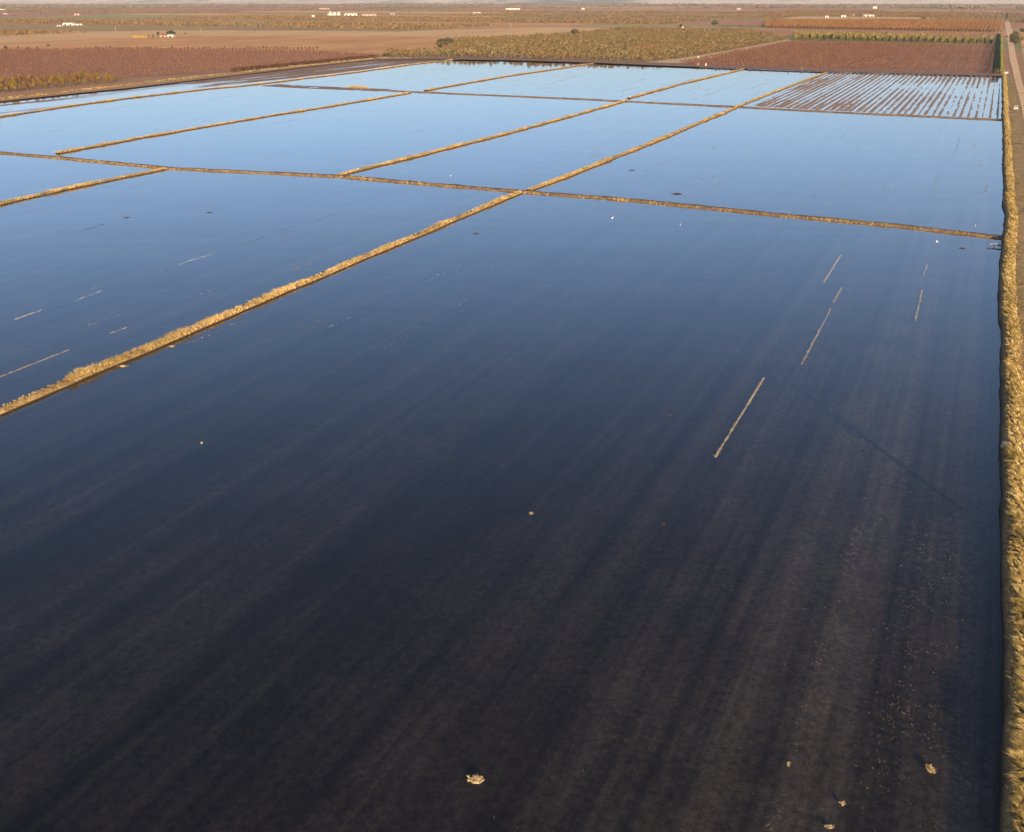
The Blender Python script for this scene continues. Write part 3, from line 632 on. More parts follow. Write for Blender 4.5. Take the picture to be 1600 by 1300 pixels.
big_tree('oak_tree', 1443, 33, 10, 8, M_oak, 'single round tree behind the orange orchard', 8, 500)
big_tree('cypress_tree', 1571.5, 33.5, 5, 14, M_dark, 'tall narrow dark tree at the far end of the road', 9, 400)
big_tree('bushy_tree', 247.5, 58, 5, 9.5, M_dark, 'narrow dark tree by the red roofed shed of the small farm', 10, 300)
big_tree('bushy_tree', 268, 56, 14, 9, M_dark, 'dark spreading tree behind the white farmhouse', 11, 500)
big_tree('bushy_tree', 232, 59.5, 4, 7, M_olive, 'narrow olive tree at the right end of the yellow hedge', 12, 200)
big_tree('bushy_tree', 239, 59.5, 4.5, 6.5, M_olive, 'small olive tree between the yellow hedge and the red shed', 13, 200)
big_tree('bushy_tree', 1063, 45, 5, 7, M_dark, 'little dark tree beside the white hut above the grove', 14, 200)
big_tree('bushy_tree', 9, 77, 6, 5, M_dark, 'dark bush at the left edge on the border of the red field', 15, 200)
big_tree('bushy_tree', 44, 77, 4, 3.5, M_dark, 'small dark bush on the border of the red field', 16, 150)
big_tree('bushy_tree', 75, 72, 6, 3, M_oak, 'low brown bush in the dry field at the left', 17, 150)
big_tree('bushy_tree', 603, 88, 14, 4, M_oak, 'low dark bushes where the red field meets the far shore', 18, 300)

def small_tree(kind, seed):
    r = np.random.default_rng(seed)
    if kind == 'bare':                     # upright twiggy vase
        n = 26; a = r.uniform(0, 2 * math.pi, n); o = r.uniform(0.1, 0.95, n); z1 = r.uniform(1.2, 2.9, n)
        b0 = np.c_[np.cos(a) * 0.15, np.sin(a) * 0.15, np.full(n, 0.6)]; t1 = np.c_[np.cos(a) * o, np.sin(a) * o, z1]
        w_ = r.normal(0, 1, (n, 3)); w_ /= np.linalg.norm(w_, axis=1)[:, None]; w_ *= 0.16
        v = np.stack([b0, t1 - w_, t1 + w_], 1).reshape(-1, 3); f = np.arange(3 * n).reshape(-1, 3)
        return join([(v, f), limb((0, 0, -0.1), (0, 0, 0.9), 0.09, 0.06, 3)])
    P = {'olive': (60, 2.0, 2.0, 1.9, 2.7, 0.52), 'yellow': (70, 2.2, 2.2, 2.3, 3.2, 0.6), 'orange': (60, 1.9, 1.9, 2.4, 3.4, 0.55)}[kind]
    return join([blob_crown(P[0], P[1], P[2], P[3], P[4], P[5], seed, 5, 0.6), limb((0, 0, -0.1), (0, 0, 3.2), 0.16, 0.1, 3)])
def orchard(name, kind, poly_px, su, sv, mat, label, stufflabel, group, cat, seed, nind=300, scale=1.0, jit=0.12, skip=0.03, zg=GZ + 0.1):
    r = np.random.default_rng(seed); poly = [W(*p, zg) for p in poly_px]
    uu = [np.dot(p, U) for p in poly]; vv = [np.dot(p, V) for p in poly]
    A, B = np.meshgrid(np.arange(min(uu), max(uu), su), np.arange(min(vv), max(vv), sv), indexing='ij')
    A = A + r.normal(0, jit * su, A.shape); B = B + r.normal(0, jit * sv * 0.6, B.shape)
    xy = (A[..., None] * U + B[..., None] * V).reshape(-1, 2); xy = xy[inpoly(xy, poly) & (r.uniform(0, 1, len(xy)) > skip if True else 1)] if False else xy[inpoly(xy, poly)]
    xy = xy[r.uniform(0, 1, len(xy)) > skip]
    q = PX(np.c_[xy, np.full(len(xy), zg)]); vis = (q[:, 0] > -25) & (q[:, 0] < 1625); far = xy[~vis & (q[:, 0] > -260) & (q[:, 0] < 1800)]
    xy = xy[vis]; q = q[vis]
    inside = (q[:, 0] > 2) & (q[:, 0] < 1598)
    order = np.argsort(q[:, 2] + (~inside) * 1e6); xy = xy[order]
    protos = [small_tree(kind, seed * 10 + k) for k in range(5)]; pm = [mesh(name, v, f, mat) for v, f in protos]
    for p in xy[:nind]:
        k = int(r.integers(5)); o = obj(name, pm[k], None, (p[0], p[1], zg), r.uniform(0, 6.28)); s = scale * r.uniform(0.8, 1.2); o.scale = (s, s, s * r.uniform(0.85, 1.15))
        tag(o, label, cat, group)
    rest = np.concatenate([xy[nind:], far]); parts = []; k_ = r.integers(5, size=len(rest))
    for k in range(5):
        pts = rest[k_ == k]; v, f = protos[k]
        if not len(pts): continue
        a = r.uniform(0, 6.28, len(pts)); s = scale * r.uniform(0.8, 1.2, len(pts)); c_, s_ = np.cos(a) * s, np.sin(a) * s
        x = pts[:, 0, None] + c_[:, None] * v[None, :, 0] - s_[:, None] * v[None, :, 1]; y = pts[:, 1, None] + s_[:, None] * v[None, :, 0] + c_[:, None] * v[None, :, 1]
        z = zg + s[:, None] * v[None, :, 2]; vvv = np.stack([x, y, z], -1).reshape(-1, 3)
        parts.append((vvv, (f[None] + (np.arange(len(pts)) * len(v))[:, None, None]).reshape(-1, 3)))
    if parts: stuff(name + '_rows', join(parts), mat, stufflabel)
    print(name, len(xy), len(rest))
orchard('olive_tree', 'olive', MO, 6.4, 5.8, M_olive, 'small olive green grove tree near the far shore', 'dense rows of olive green trees deeper in the grove', 'front trees of the olive green grove', 'tree', 31, skip=0.16, scale=0.98)
orchard('bare_shrub', 'bare', R1, 4.0, 2.9, M_twig_red, 'low leafless red brown tree in the left hand orchard', 'rows of leafless red brown trees farther into the left orchard', 'front trees of the left red brown orchard', 'fruit tree', 32, skip=0.10, scale=0.56, jit=0.16)
orchard('bare_vine', 'bare', R2, 4.6, 3.8, M_twig_red, 'low leafless red brown tree in the orchard beyond the furrowed field', 'rows of leafless red brown trees farther into the right orchard', 'front trees of the right red brown orchard', 'fruit tree', 33, skip=0.05, scale=0.7)
orchard('yellow_tree', 'yellow', YO, 6.0, 7.6, M_yellow, 'yellow green orchard tree at the end of its row', 'yellow green orchard trees behind the row ends', 'yellow green orchard trees behind the right red brown orchard', 'tree', 34, skip=0.01, jit=0.05)
orchard('orange_tree', 'orange', OO, 6.0, 5.6, M_orange, 'orange brown orchard tree in the far right block', 'orange brown orchard trees behind the front rows', 'orange brown orchard trees at the far right', 'tree', 35, skip=0.01, jit=0.05)

r = np.random.default_rng(66)
nar = [mesh('narrow_tree', *join([blob_crown(110, 0.95, 0.95, 2.9, 3.3, 0.5, 510 + k, 7, 0.5), limb((0, 0, -.1), (0, 0, 1.5), .14, .1, 4)]), mat_plant('narrow_tree_leaves', [(0, (0.018, 0.022, 0.008)), (1, (0.06, 0.06, 0.02))], None, 0.1)) for k in range(3)]
for i in range(27):
    x = 1253 + 11.35 * i
    p = W(x, np.interp(x, [1253, 1550], [62.6, 71]), GZ); o = obj('narrow_tree', nar[i % 3], None, (p[0], p[1], GZ), r.uniform(0, 6)); q = r.uniform(1.05, 1.4); o.scale = (q * 1.1, q * 1.1, q)
    tag(o, 'narrow dark green tree standing in the front line of the yellow green orchard', 'tree', 'narrow dark trees in a line before the yellow green orchard')
pur = [mesh('bare_tree', *join([blob_crown(60, 1.5, 1.5, 2.2, 2.6, 0.5, 530 + k, 6, 0.5), limb((0, 0, -.1), (0, 0, 1.5), .16, .12, 4)]), mat_plant('purple_twigs', [(0, (0.06, 0.03, 0.03)), (1, (0.14, 0.07, 0.055))], None, 0.1)) for k in range(3)]
x = 1200.0; i = 0
while x < 1562:
    p = W(x, np.interp(x, [1200, 1562], [44.6, 51.6]), GZ); o = obj('bare_tree', pur[i % 3], None, (p[0], p[1], GZ), r.uniform(0, 6)); q = r.uniform(0.85, 1.15); o.scale = (q, q, q)
    tag(o, 'dark purple brown tree in the front line of the orange orchard', 'tree', 'dark purple brown trees before the orange orchard'); x += 5.6; i += 1
# autumn trees in front of the left orchard, each with trunk and crown
r = np.random.default_rng(55); ap = []
for row, (y0, y1, x0, x1, st) in enumerate([(147, 126.5, -14, 196, 8.5), (137, 124.5, -10, 165, 8.2)]):
    x = x0
    while x < x1:
        ap.append((x + r.normal(0, 1), np.interp(x, [x0, x1], [y0, y1]) + r.normal(0, .5), row)); x += st * r.uniform(0.8, 1.2) * (1 - 0.25 * (x - x0) / (x1 - x0))
protoA = []
for k in range(5):
    protoA.append((mesh('trunk', *trunk_mesh(1.5, 0.12, 60 + k, 0.5, 4), M_bark), mesh('crown', *blob_crown(260, 1.75, 1.75, 2.2, 3.2, 0.33, 70 + k, 8, 0.5), M_autumn)))
for i, (x, y, row) in enumerate(ap):
    p = W(x, y, GZ); e = bpy.data.objects.new('autumn_tree', None); C.objects.link(e); e.location = (p[0], p[1], GZ); e.rotation_euler = (0, 0, r.uniform(0, 6.28))
    s = np.interp(x, [0, 150, 200], [1.0, 0.9, 0.55]) * r.uniform(0.8, 1.15) * (1.0 if row == 0 else 1.1); e.scale = (s, s, s)
    t, c_ = protoA[i % 5]; obj('trunk', t, e); obj('crown', c_, e)
    tag(e, 'olive and yellow autumn tree in the short rows at the left edge', 'tree', 'autumn trees between the left orchard and the shore')

# hedge beside the far ditch, yellow hedge by the farm
def hedge(a_px, b_px, wd, h, mat, label, seed, n=3000, leaf=0.5):
    a, c_ = W(*a_px, GZ), W(*b_px, GZ); Ln = np.hypot(*(c_ - a)); r = np.random.default_rng(seed)
    face = r.integers(3, size=n); x = r.uniform(0, Ln, n); y = r.uniform(-wd / 2, wd / 2, n); z = r.uniform(0.1, h, n)
    y = np.where(face == 0, -wd / 2, np.where(face == 1, wd / 2, y)) + r.normal(0, .15, n); z = np.where(face == 2, h, z) + 0.35 * fbm2(x / 6, x * 0, seed, 3) + r.normal(0, .12, n)
    p = np.c_[x, y, z]; q = r.normal(0, 1, (n, 3)); q /= np.linalg.norm(q, axis=1)[:, None]; s = r.normal(0, 1, (n, 3)); s /= np.linalg.norm(s, axis=1)[:, None]
    v = np.stack([p - q * leaf, p + s * leaf, p + q * leaf], 1).reshape(-1, 3)
    o = obj('hedge', mesh('hedge', v, np.arange(3 * n).reshape(-1, 3), mat), None, (a[0], a[1], GZ), math.atan2(*(c_ - a)[::-1]))
    return tag(o, label, 'hedge')
hedge((1562.8, 116), (1563.5, 60), 2.4, 1.5, M_hedge, 'long low yellow green hedge left of the dirt road', 81, 7000, 0.5)
hedge((1556, 116), (1559.5, 58), 3.4, 3.6, M_hedge_shade, 'tall hedge with shade put into its near black colour, between the red orchard and the low green hedge', 84, 16000, 0.5)
hedge((208, 60), (231, 59.5), 3, 2.2, M_ochre, 'bright yellow hedge by the small farm', 82, 600, 0.5)
hedge((362, 112.5), (588, 90), 3.0, 2.0, mat_plant('dark_brush', [(0, (0.05, 0.025, 0.018)), (1, (0.13, 0.065, 0.04))], None, 0.1), 'dark brown brush along the shore edge of the left red brown orchard', 85, 5000, 0.6)
r = np.random.default_rng(86); x = 8.0; i = 0
while x < 500:
    p = W(x, 78.3 + r.normal(0, .2), GZ); o = obj('edge_tree', pur[i % 3], None, (p[0], p[1], GZ), r.uniform(0, 6)); q = r.uniform(0.45, 0.8); o.scale = (q, q, q)
    tag(o, 'small dark tree on the far edge of the left red brown orchard', 'tree', 'small dark trees along the far edge of the left orchard'); x += r.uniform(4, 7) if x > 125 else r.uniform(9, 40); i += 1
hedge((1122, 42), (1195, 43), 2, 2.6, M_dark, 'thin dark row of trees running right from the dark round oak', 83, 700, 0.7)

# ---------------------------------------------------------------- buildings
def box(x0, x1, y0, y1, z0, z1):
    v = np.array([(x, y, z) for z in (z0, z1) for x, y in ((x0, y0), (x1, y0), (x1, y1), (x0, y1))])
    return v, [(3, 2, 1, 0), (4, 5, 6, 7), (0, 1, 5, 4), (1, 2, 6, 5), (2, 3, 7, 6), (3, 0, 4, 7)]
def barn(name, px, py, wpx, hpx, label, wall=M_white, roof=M_tin, depth=12, doors=1, pitch=0.28, cat='barn', group=None):
    p = W(px, py, GZ); dep = PX([[p[0], p[1], GZ]])[0, 2]; s = dep / F; w_ = wpx * s; h = hpx * s; eh = h * (1 - pitch)
    e = bpy.data.objects.new(name, None); C.objects.link(e); e.location = (p[0], p[1], GZ); e.rotation_euler = (0, 0, -AZ * 0.0)
    # gable prism with the ridge along x
    v = [(-w_ / 2, 0, -.1), (w_ / 2, 0, -.1), (w_ / 2, depth, -.1), (-w_ / 2, depth, -.1), (-w_ / 2, 0, eh), (w_ / 2, 0, eh), (w_ / 2, depth, eh), (-w_ / 2, depth, eh), (-w_ / 2, depth / 2, h), (w_ / 2, depth / 2, h)]
    obj('wall', mesh('wall', v, [(0, 1, 5, 4), (1, 2, 6, 9, 5), (2, 3, 7, 6), (3, 0, 4, 8, 7)], wall), e)
    o_ = 0.4; t = 0.18
    rv = []
    for y, z in ((-o_, eh - 0.1), (depth / 2, h + .05), (depth + o_, eh - 0.1)):
        for x in (-w_ / 2 - o_, w_ / 2 + o_): rv += [(x, y, z), (x, y, z + t)]
    obj('roof', mesh('roof', rv, [(1, 3, 7, 5), (5, 7, 11, 9), (0, 4, 6, 2), (4, 8, 10, 6), (0, 2, 3, 1), (8, 9, 11, 10), (0, 1, 5, 4), (4, 5, 9, 8), (2, 6, 7, 3), (6, 10, 11, 7)], roof), e)
    for k in range(doors):
        x = -w_ / 2 + w_ * (k + 0.5) / doors; dw = min(1.6, w_ / doors * 0.3); v, f = box(x - dw, x + dw, -0.06, 0.05, 0, eh * 0.7)
        obj('door', mesh('door', v, f, M_door), e)
    return tag(e, label, cat, group)
def silo(px, py, wpx, hpx, label):
    p = W(px, py, GZ); s = PX([[p[0], p[1], GZ]])[0, 2] / F; r_ = wpx * s / 2; h = hpx * s
    e = bpy.data.objects.new('silo', None); C.objects.link(e); e.location = (p[0], p[1], GZ)
    obj('tank', mesh('tank', *limb((0, 0, 0), (0, 0, h * .85), r_, r_, 20), M_white, True), e)
    obj('cap', mesh('cap', *limb((0, 0, h * .85), (0, 0, h), r_ * 1.05, 0.2, 20), M_tin), e)
    return tag(e, label, 'silo', 'white silos of the farm by the long barns')
B_ = [
 ('barn', 106, 39.6, 16, 4.0, 'white barn, the tallest of the farm at the upper left', M_white, M_tin, 14, 2, .25),
 ('shed', 121, 39.6, 13, 2.2, 'low pale shed joined to the right of the upper left barn', M_white, M_white, 8, 2, .2),
 ('shed', 92, 41.5, 6, 2.3, 'small white shed left of the upper left barn', M_white, M_pink, 8, 1, .3),
 ('farmhouse', 266, 58, 8, 4.0, 'white farmhouse under the dark spreading tree', M_white, M_tin, 9, 1, .3),
 ('shed', 255, 58, 10, 4.2, 'red brown shed left of the white farmhouse', M_pink, mat_patch('red_roof', [(0.3, (.22, .08, .05)), (.7, (.30, .12, .07))], 1), 9, 1, .4),
 ('barn', 507, 15, 16, 2.4, 'pinkish long barn just beyond the three white silos', M_pink, M_pink, 20, 2, .4),
 ('barn', 521, 24, 18, 2.6, 'white barn at the foot of the white silos', M_white, M_white, 15, 2, .2),
 ('barn', 548, 24.5, 19, 3.8, 'long white barn right of the white silos', M_white, M_tin, 20, 3, .25),
 ('barn', 577, 25, 22, 2.8, 'long low pale barn, right one of the farm with silos', M_pink, M_tin, 16, 3, .3),
 ('hut', 489.5, 28, 4, 4, 'little square white hut left of the silo farm', M_white, M_white, 6, 1, .2),
 ('barn', 745, 22, 12, 3, 'pale long barn on the plain left of the brightest roof', M_tin, M_tin, 14, 2, .3),
 ('barn', 801, 15.2, 23, 2.4, 'bright white long roof far out above the grove', M_white, M_white, 22, 3, .3),
 ('shed', 911, 15.0, 4.5, 2.2, 'tiny white shed far out right of the bright long roof', M_white, M_white, 12, 1, .2),
 ('hut', 1066.5, 45, 2.6, 2.8, 'tiny white hut among dark shrubs above the grove', M_white, M_white, 4, 1, .2),
 ('shed', 1154, 15.4, 6, 2.6, 'orange lit small shed far beyond the thin row of trees', M_pink, M_tin, 10, 1, .3),
 ('shed', 1292, 28, 5, 3, 'small white shed, leftmost above the orange orchard', M_white, M_tin, 8, 1, .3),
 ('shed', 1318, 27, 7.5, 3.2, 'grey shed second from the left above the orange orchard', M_tin, M_tin, 10, 1, .3),
 ('shed', 1334, 25.5, 4, 2.6, 'small pale shed left of the long pink barn', M_white, M_tin, 8, 1, .3),
 ('barn', 1357, 26.2, 17.5, 3.6, 'long pinkish white barn above the orange orchard', M_white, M_pink, 18, 3, .4),
 ('farmhouse', 1367, 13.4, 6, 3.4, 'bright white house on the skyline at the upper right', M_white, M_white, 16, 1, .3),
 ('shed', 3, 17, 6, 2.6, 'white shed at the upper left corner of the photo', M_white, M_white, 14, 1, .3),
 ('shed', 8, 22.5, 5, 1.8, 'dull pale shed below the white one in the upper left corner', M_tin, M_tin, 10, 1, .3),
 ('shed', 120, 24, 8, 2.6, 'faint pinkish shed far beyond the upper left barn', M_pink, M_pink, 12, 1, .4),
 ('shed', 613, 22.5, 7, 1.8, 'faint pinkish shed right of the silo farm', M_pink, M_pink, 10, 1, .4),
]
for b_ in B_: barn(b_[0], b_[1], b_[2], b_[3], b_[4], b_[5], b_[6], b_[7], b_[8], b_[9], b_[10], cat={'barn': 'barn', 'shed': 'shed', 'hut': 'hut', 'farmhouse': 'house'}[b_[0]])
silo(516.5, 24.3, 4.2, 6, 'white silo, left of the three'); silo(523, 24.3, 4.2, 5.4, 'white silo, middle of the three'); silo(529.5, 24.3, 4.4, 5.8, 'white silo, right of the three')

# ---------------------------------------------------------------- far trees, belts, hills
r = np.random.default_rng(91)
fm_ = [mesh('distant_tree', *join([blob_crown(90, 4.5, 4.5, 3.6, 4.6, 1.1, 300 + k, 5, 0.6), limb((0, 0, -0.2), (0, 0, 3), 0.4, 0.3, 4)]), M_haze_tree) for k in range(4)]
spots = [(1, 26), (56, 22), (63, 22), (96, 21), (103, 21), (164, 19), (118, 15.5), (226, 16), (284, 13), (307, 16), (327, 13), (390, 12.5), (413, 18), (419, 18), (423, 17.5), (471, 18), (477, 17.5), (497, 24), (502, 24), (509, 25), (524, 27), (530, 27), (536, 27), (572, 27), (590, 27.5),
 (640, 20), (657, 13), (682, 12.5), (731, 33), (878, 13), (893, 13.5), (961, 21), (964, 22), (980, 19), (986, 19.8), (990, 19.8), (1074, 21), (1133, 14), (1180, 27.5), (1190, 11.5), (1193, 11), (1218, 31), (1222, 31), (1323, 14), (1340, 24), (1345, 24), (1058, 45), (1070, 45), (1443, 12), (1488, 18.5), (1520, 16.5), (1533, 18.5), (1548, 18.5), (1582, 18.5), (1590, 16), (1564, 50), (1567, 60), (1573, 58.5), (290, 54)]
for x in np.arange(600, 762, 3.2): spots.append((x + r.normal(0, .8), 45.6 - (x - 600) * 0.049 + r.normal(0, .3)))
for x in np.arange(735, 1022, 3.6): spots.append((x + r.normal(0, .8), np.interp(x, [735, 870, 1022], [33.5, 28.5, 30]) + r.normal(0, .25)))
for x in np.arange(1576, 1612, 3): spots.append((x, 34 + r.normal(0, .2)))
spots = spots[:215]
for _ in range(80):
    y = 14 + r.uniform(0, 1) ** 1.8 * 38; x = r.uniform(10, 1560)
    if not (y > 30 and x > 1150) and not (45 < y and x > 660): spots.append((x, y))
for x, y in spots[:298]:
    p = W(x, y, GZ); o = obj('distant_tree', fm_[int(r.integers(4))], None, (p[0], p[1], GZ), r.uniform(0, 6.28)); dep = PX([[p[0], p[1], GZ]])[0, 2]
    s = dep / F * r.uniform(0.22, 0.36) * (1 if y > 25 else 1.25); s = float(np.clip(s, 0.35, 1.6)); o.scale = (s * 1.25, s * 1.25, s * 0.95)
    tag(o, 'tiny dark tree far out on the plain', 'tree', 'tiny dark trees scattered and lined up across the plain')
# tree belts that read as one mass in front of the hills
n_ = 5200; x = r.uniform(-160, 1760, n_); y = 6.6 + r.uniform(0, 1, n_) ** 1.4 * 5.5 + np.interp(x, [0, 800, 1600], [2.2, 0, 2.6])
cl = fbm2(x / 60 + 5, y * 0.8 + 9, 17, 3); keep = r.uniform(-.5, .7, n_) < cl - 0.02; x, y = x[keep], y[keep]
xy = np.array([W(a, c_, GZ) for a, c_ in zip(x, y)]); v, f = join([blob_crown(26, 8, 8, 4.5, 4.5, 2.6, 333, 5, 0.6)])
s = r.uniform(0.6, 1.3, len(xy)); vvv = np.stack([xy[:, 0, None] + s[:, None] * v[None, :, 0] * 1.8, xy[:, 1, None] + s[:, None] * v[None, :, 1], GZ + s[:, None] * v[None, :, 2]], -1).reshape(-1, 3)
stuff('distant_woodland', (vvv, (f[None] + (np.arange(len(xy)) * len(v))[:, None, None]).reshape(-1, 3)), M_haze_tree, 'blue grey tree belts in front of the hills')
# hills
def hills(y0, y1, base, amp, seed, mat, sy=60, sx=160):
    gx = np.linspace(-9000, 9000, sx); gy = np.linspace(y0, y1, sy); A, B = np.meshgrid(gx, gy, indexing='ij')
    t = (B - y0) / (y1 - y0); z = GZ - 1 + (base * t + amp * (fbm2(A / 1500 + 20, B / 1200 + 20, seed, 4) + 0.45)) * np.sin(np.clip(t, 0, 1) * math.pi / 2) ** 1.1
    z = np.where(t <= 0, GZ - 2, z); i = (np.arange(sx - 1)[:, None] * sy + np.arange(sy - 1)[None]).ravel()
    o = obj('hills', mesh('hills', np.stack([A, B, z], -1).reshape(-1, 3), np.c_[i, i + sy, i + sy + 1, i + 1], mat, True)); tag(o, kind='structure')
hills(6500, 9500, 60, 70, 41, M_hill)
hills(10500, 14500, 150, 120, 43, mat_patch('far_hill_scrub', [(0.35, (0.16, 0.14, 0.11)), (0.65, (0.30, 0.25, 0.19))], 0.0007), 40, 120)

# ---------------------------------------------------------------- birds, posts, culverts, branch, pole
def bird_mesh():
    bm = bmesh.new()
    vs = [(-0.30, 0, 0.10), (-0.18, 0, 0.13), (0.0, 0, 0.15), (0.14, 0, 0.20), (0.18, 0, 0.32), (0.23, 0, 0.37), (0.27, 0, 0.365)]
    rr = [0.02, 0.075, 0.11, 0.075, 0.035, 0.045, 0.02]; b_ = [bm.verts.new(v) for v in vs]
    for a, c_ in zip(b_, b_[1:]): bm.edges.new((a, c_))
    me = bpy.data.meshes.new('bird'); bm.to_mesh(me); bm.free(); o = bpy.data.objects.new('t', me); C.objects.link(o)
    o.modifiers.new('s', 'SKIN'); o.modifiers.new('u', 'SUBSURF').levels = 1
    for d, q in zip(me.skin_vertices[0].data, rr): d.radius = (q, q)
    me.skin_vertices[0].data[2].use_root = True
    dg = bpy.context.evaluated_depsgraph_get(); out = bpy.data.meshes.new_from_object(o.evaluated_get(dg)); bpy.data.objects.remove(o)
    out.materials.clear(); out.materials.append(M_bird)
    for q in out.polygons: q.use_smooth = True
    return out
bm_ = bird_mesh(); beak = mesh('beak', *limb((0.28, 0, 0.365), (0.37, 0, 0.35), 0.014, 0.003, 5), M_beak)
BR_ = [(957, 341, 'white bird on the water just below the levee junction, left one'), (1063, 352, 'white bird on the water below the cross levee, right of the other one'), (1464, 378, 'white bird near the cross levee towards the right bank'),
       (1524, 353, 'white bird in the corner between the cross levee and the right bank'), (704, 275, 'white bird beyond the cross levee, left of the junction')]
for i, (x, y, lab) in enumerate(BR_):
    p = W(x, y); o = obj('bird', bm_, None, (p[0], p[1], -0.03), i * 1.3 + 0.4); s = 0.85; o.scale = (s, s, s)
    obj('beak', beak, o); tag(o, lab, 'bird', 'white birds on the flooded fields')
def boxthing(name, x, y, z, sx, sy, sz, mat, label, cat, rz=0.0, extra=()):
    p = W(x, y, z); bm = bmesh.new(); bmesh.ops.create_cube(bm, size=1)
    for v in bm.verts: v.co.x *= sx; v.co.y *= sy; v.co.z = v.co.z * sz + sz / 2
    for (ex, ey, ez, cx, cy, cz) in extra:
        q = bmesh.ops.create_cube(bm, size=1)['verts']
        for v in q: v.co.x = v.co.x * ex + cx; v.co.y = v.co.y * ey + cy; v.co.z = v.co.z * ez + cz
    bmesh.ops.bevel(bm, geom=bm.edges[:], offset=0.02, segments=1, affect='EDGES')
    me = bpy.data.meshes.new(name); bm.to_mesh(me); bm.free(); me.materials.append(mat)
    return tag(obj(name, me, None, (p[0], p[1], z), rz), label, cat)
boxthing('water_gate', 1587, 171, 0.45, 1.6, 0.8, 0.9, M_conc, 'pale concrete water gate on the verge beside the dirt road', 'water gate', -AZ, [(0.2, 0.2, 1.6, -0.6, 0, 0.8), (0.2, 0.2, 1.6, 0.6, 0, 0.8), (1.5, 0.2, 0.2, 0, 0, 1.55)])
boxthing('water_gate', 1572, 115, 0.6, 2.2, 1.0, 1.0, M_conc, 'pale concrete water gate at the near end of the green hedge', 'water gate', -AZ, [(0.25, 0.25, 1.7, -0.8, 0, 0.8), (0.25, 0.25, 1.7, 0.8, 0, 0.8)])
boxthing('marker_post', 1091, 93, 0.5, 0.5, 0.5, 2.2, M_white, 'white marker post on the straw path by the grove corner', 'post', 0, [(1.0, 0.3, 0.7, 0, 0, 2.0)])
boxthing('pump_box', 1090, 102, 0.6, 1.4, 1.0, 1.6, N('rust').diffuse((0.25, 0.09, 0.05)), 'rusty pump box at the far shore, left of two', 'pump', 0, [(0.4, 0.4, 1.2, 1.0, 0, 0.7)])
boxthing('pump_box', 1103, 103, 0.6, 0.9, 0.9, 1.8, M_pink, 'pinkish pump box at the far shore, right of two', 'pump', 0, [(0.3, 0.3, 1.0, -0.7, 0, 0.6)])
boxthing('marker_post', 637, 79, 0.5, 0.5, 0.5, 2.0, M_white, 'white marker post in the dry field left of the broad oak', 'post', 0, [(0.9, 0.3, 0.6, 0, 0, 1.8)])
boxthing('drain_box', 1253, 108.6, 0.62, 1.6, 0.8, 0.9, M_wood, 'small brown drain box on the far shore left of the furrowed field', 'drain', 0, [(0.2, 0.2, 1.5, -0.6, 0, 0.7)])
for (x, y, lab) in [(181, 50, 'thin pole standing in the fields right of the upper left barn'), (314, 52, 'thin pole standing right of the small farm'), (428, 21, 'pale thin pole among far trees at the upper left centre'), (798, 44, 'pale short pole in the field beyond the broad oak'), (481, 38, 'pale thin pole below the little white hut')]:
    p = W(x, y, GZ); o = obj('pole', mesh('pole', *join([limb((0, 0, 0), (0, 0, 7), 0.16, 0.12, 6), limb((-0.9, 0, 6.3), (0.9, 0, 6.3), 0.07, 0.07, 4)]), M_tin), None, (p[0], p[1], GZ)); tag(o, lab, 'pole')
# rubble and pipe in the bank
p = W(1584, 695, 1.0); vs_p = []
e = bpy.data.objects.new('culvert', None); C.objects.link(e); e.location = (p[0], p[1], 0.0); e.rotation_euler = (0, 0, -AZ)
a = np.linspace(0, 2 * math.pi, 17)[:-1]
obj('pipe', mesh('pipe', *join([limb((-1.2, 0, 0.62), (0.9, 0, 0.75), 0.22, 0.22, 14)]), M_conc, True), e)
r = np.random.default_rng(5)
for k in range(9):
    bm = bmesh.new(); bmesh.ops.create_icosphere(bm, subdivisions=2, radius=0.28)
    for v in bm.verts: v.co *= r.uniform(0.75, 1.2); v.co.z *= 0.6
    me = bpy.data.meshes.new('rock'); bm.to_mesh(me); bm.free(); me.materials.append(M_conc)
    obj('rock', me, e, (r.uniform(-0.9, 1.2), r.uniform(-0.5, 0.7), 0.9 + r.uniform(0, .2)), r.uniform(0, 3))
tag(e, 'broken concrete culvert pipe and rocks in the grassy bank at the right', 'culvert')
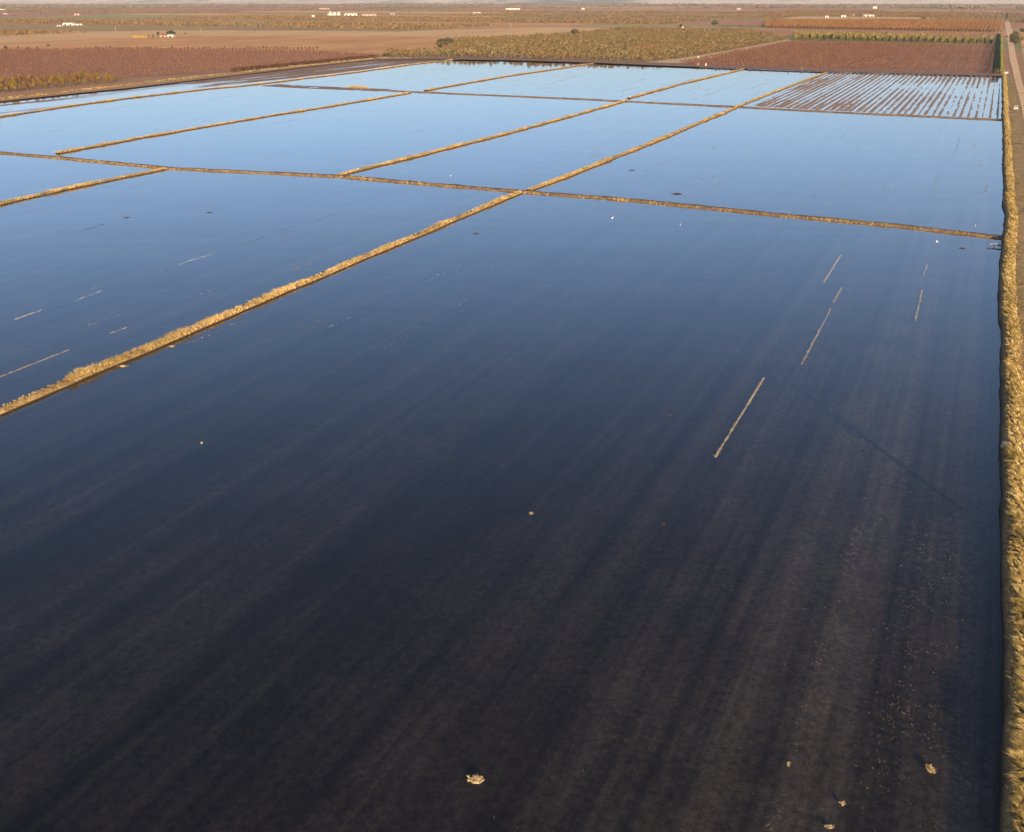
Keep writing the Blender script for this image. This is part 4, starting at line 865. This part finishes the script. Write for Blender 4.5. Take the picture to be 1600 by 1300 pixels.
# driftwood in the corner
p = W(1556, 386); e = bpy.data.objects.new('fallen_branch', None); C.objects.link(e); e.location = (p[0], p[1], 0.05)
obj('branch', mesh('branch', *join([limb((-1.4, 0.6, 0.35), (1.2, -0.2, 0.4), 0.09, 0.14), limb((-0.4, 0.3, 0.3), (-0.9, -1.3, 0.0), 0.08, 0.04), limb((0.2, 0.1, 0.35), (0.6, -1.5, 0.05), 0.09, 0.04), limb((-0.6, 0.4, 0.3), (-0.2, 1.0, 0.7), 0.06, 0.02), limb((0.5, 0, 0.4), (1.1, 0.9, 0.8), 0.07, 0.02)]), M_wood), e)
obj('bleached_stick', mesh('bleached_stick', *limb((-1.2, 0.2, 0.5), (0.9, -0.1, 0.55), 0.05, 0.04), M_tin), e)
tag(e, 'dark fallen branch in the water at the corner of the right bank', 'branch')
# power pole beside the bank, out of frame at the right; its shadow falls across the near paddy
tip = W(1250, 607); hp = 15.0; base = tip - np.array([math.sin(SHADOW_AZ), math.cos(SHADOW_AZ)]) * ((hp) / math.tan(SUN_EL))
e = bpy.data.objects.new('power_pole', None); C.objects.link(e); e.location = (base[0], base[1], 0)
obj('pole', mesh('pole', *limb((0, 0, 0), (0, 0, hp), 0.36, 0.26, 12), M_wood, True), e)
obj('transformer', mesh('transformer', *join([limb((0, -0.4, hp * 0.77), (0, -0.4, hp * 0.845), 0.85, 0.85, 14), limb((0, -0.4, hp * .845), (0, -0.4, hp * .86), 0.85, 0.1, 14)]), M_metal, True), e)
tag(e, 'wooden power pole with a transformer beside the bank, out of frame', 'power pole')

# ---------------------------------------------------------------- haze
b = N('haze'); pv = b.n('ShaderNodeVolumePrincipled'); pv.inputs['Density'].default_value = 0.000055; pv.inputs['Color'].default_value = (0.98, 0.92, 0.88, 1); pv.inputs['Anisotropy'].default_value = 0.3
b.l(pv.outputs[0], b.out.inputs['Volume'])
v, f = box(-14000, 14000, -950, 16500, -2.0, 420); tag(obj('haze', mesh('haze', v, f, b.m)), kind='stuff')
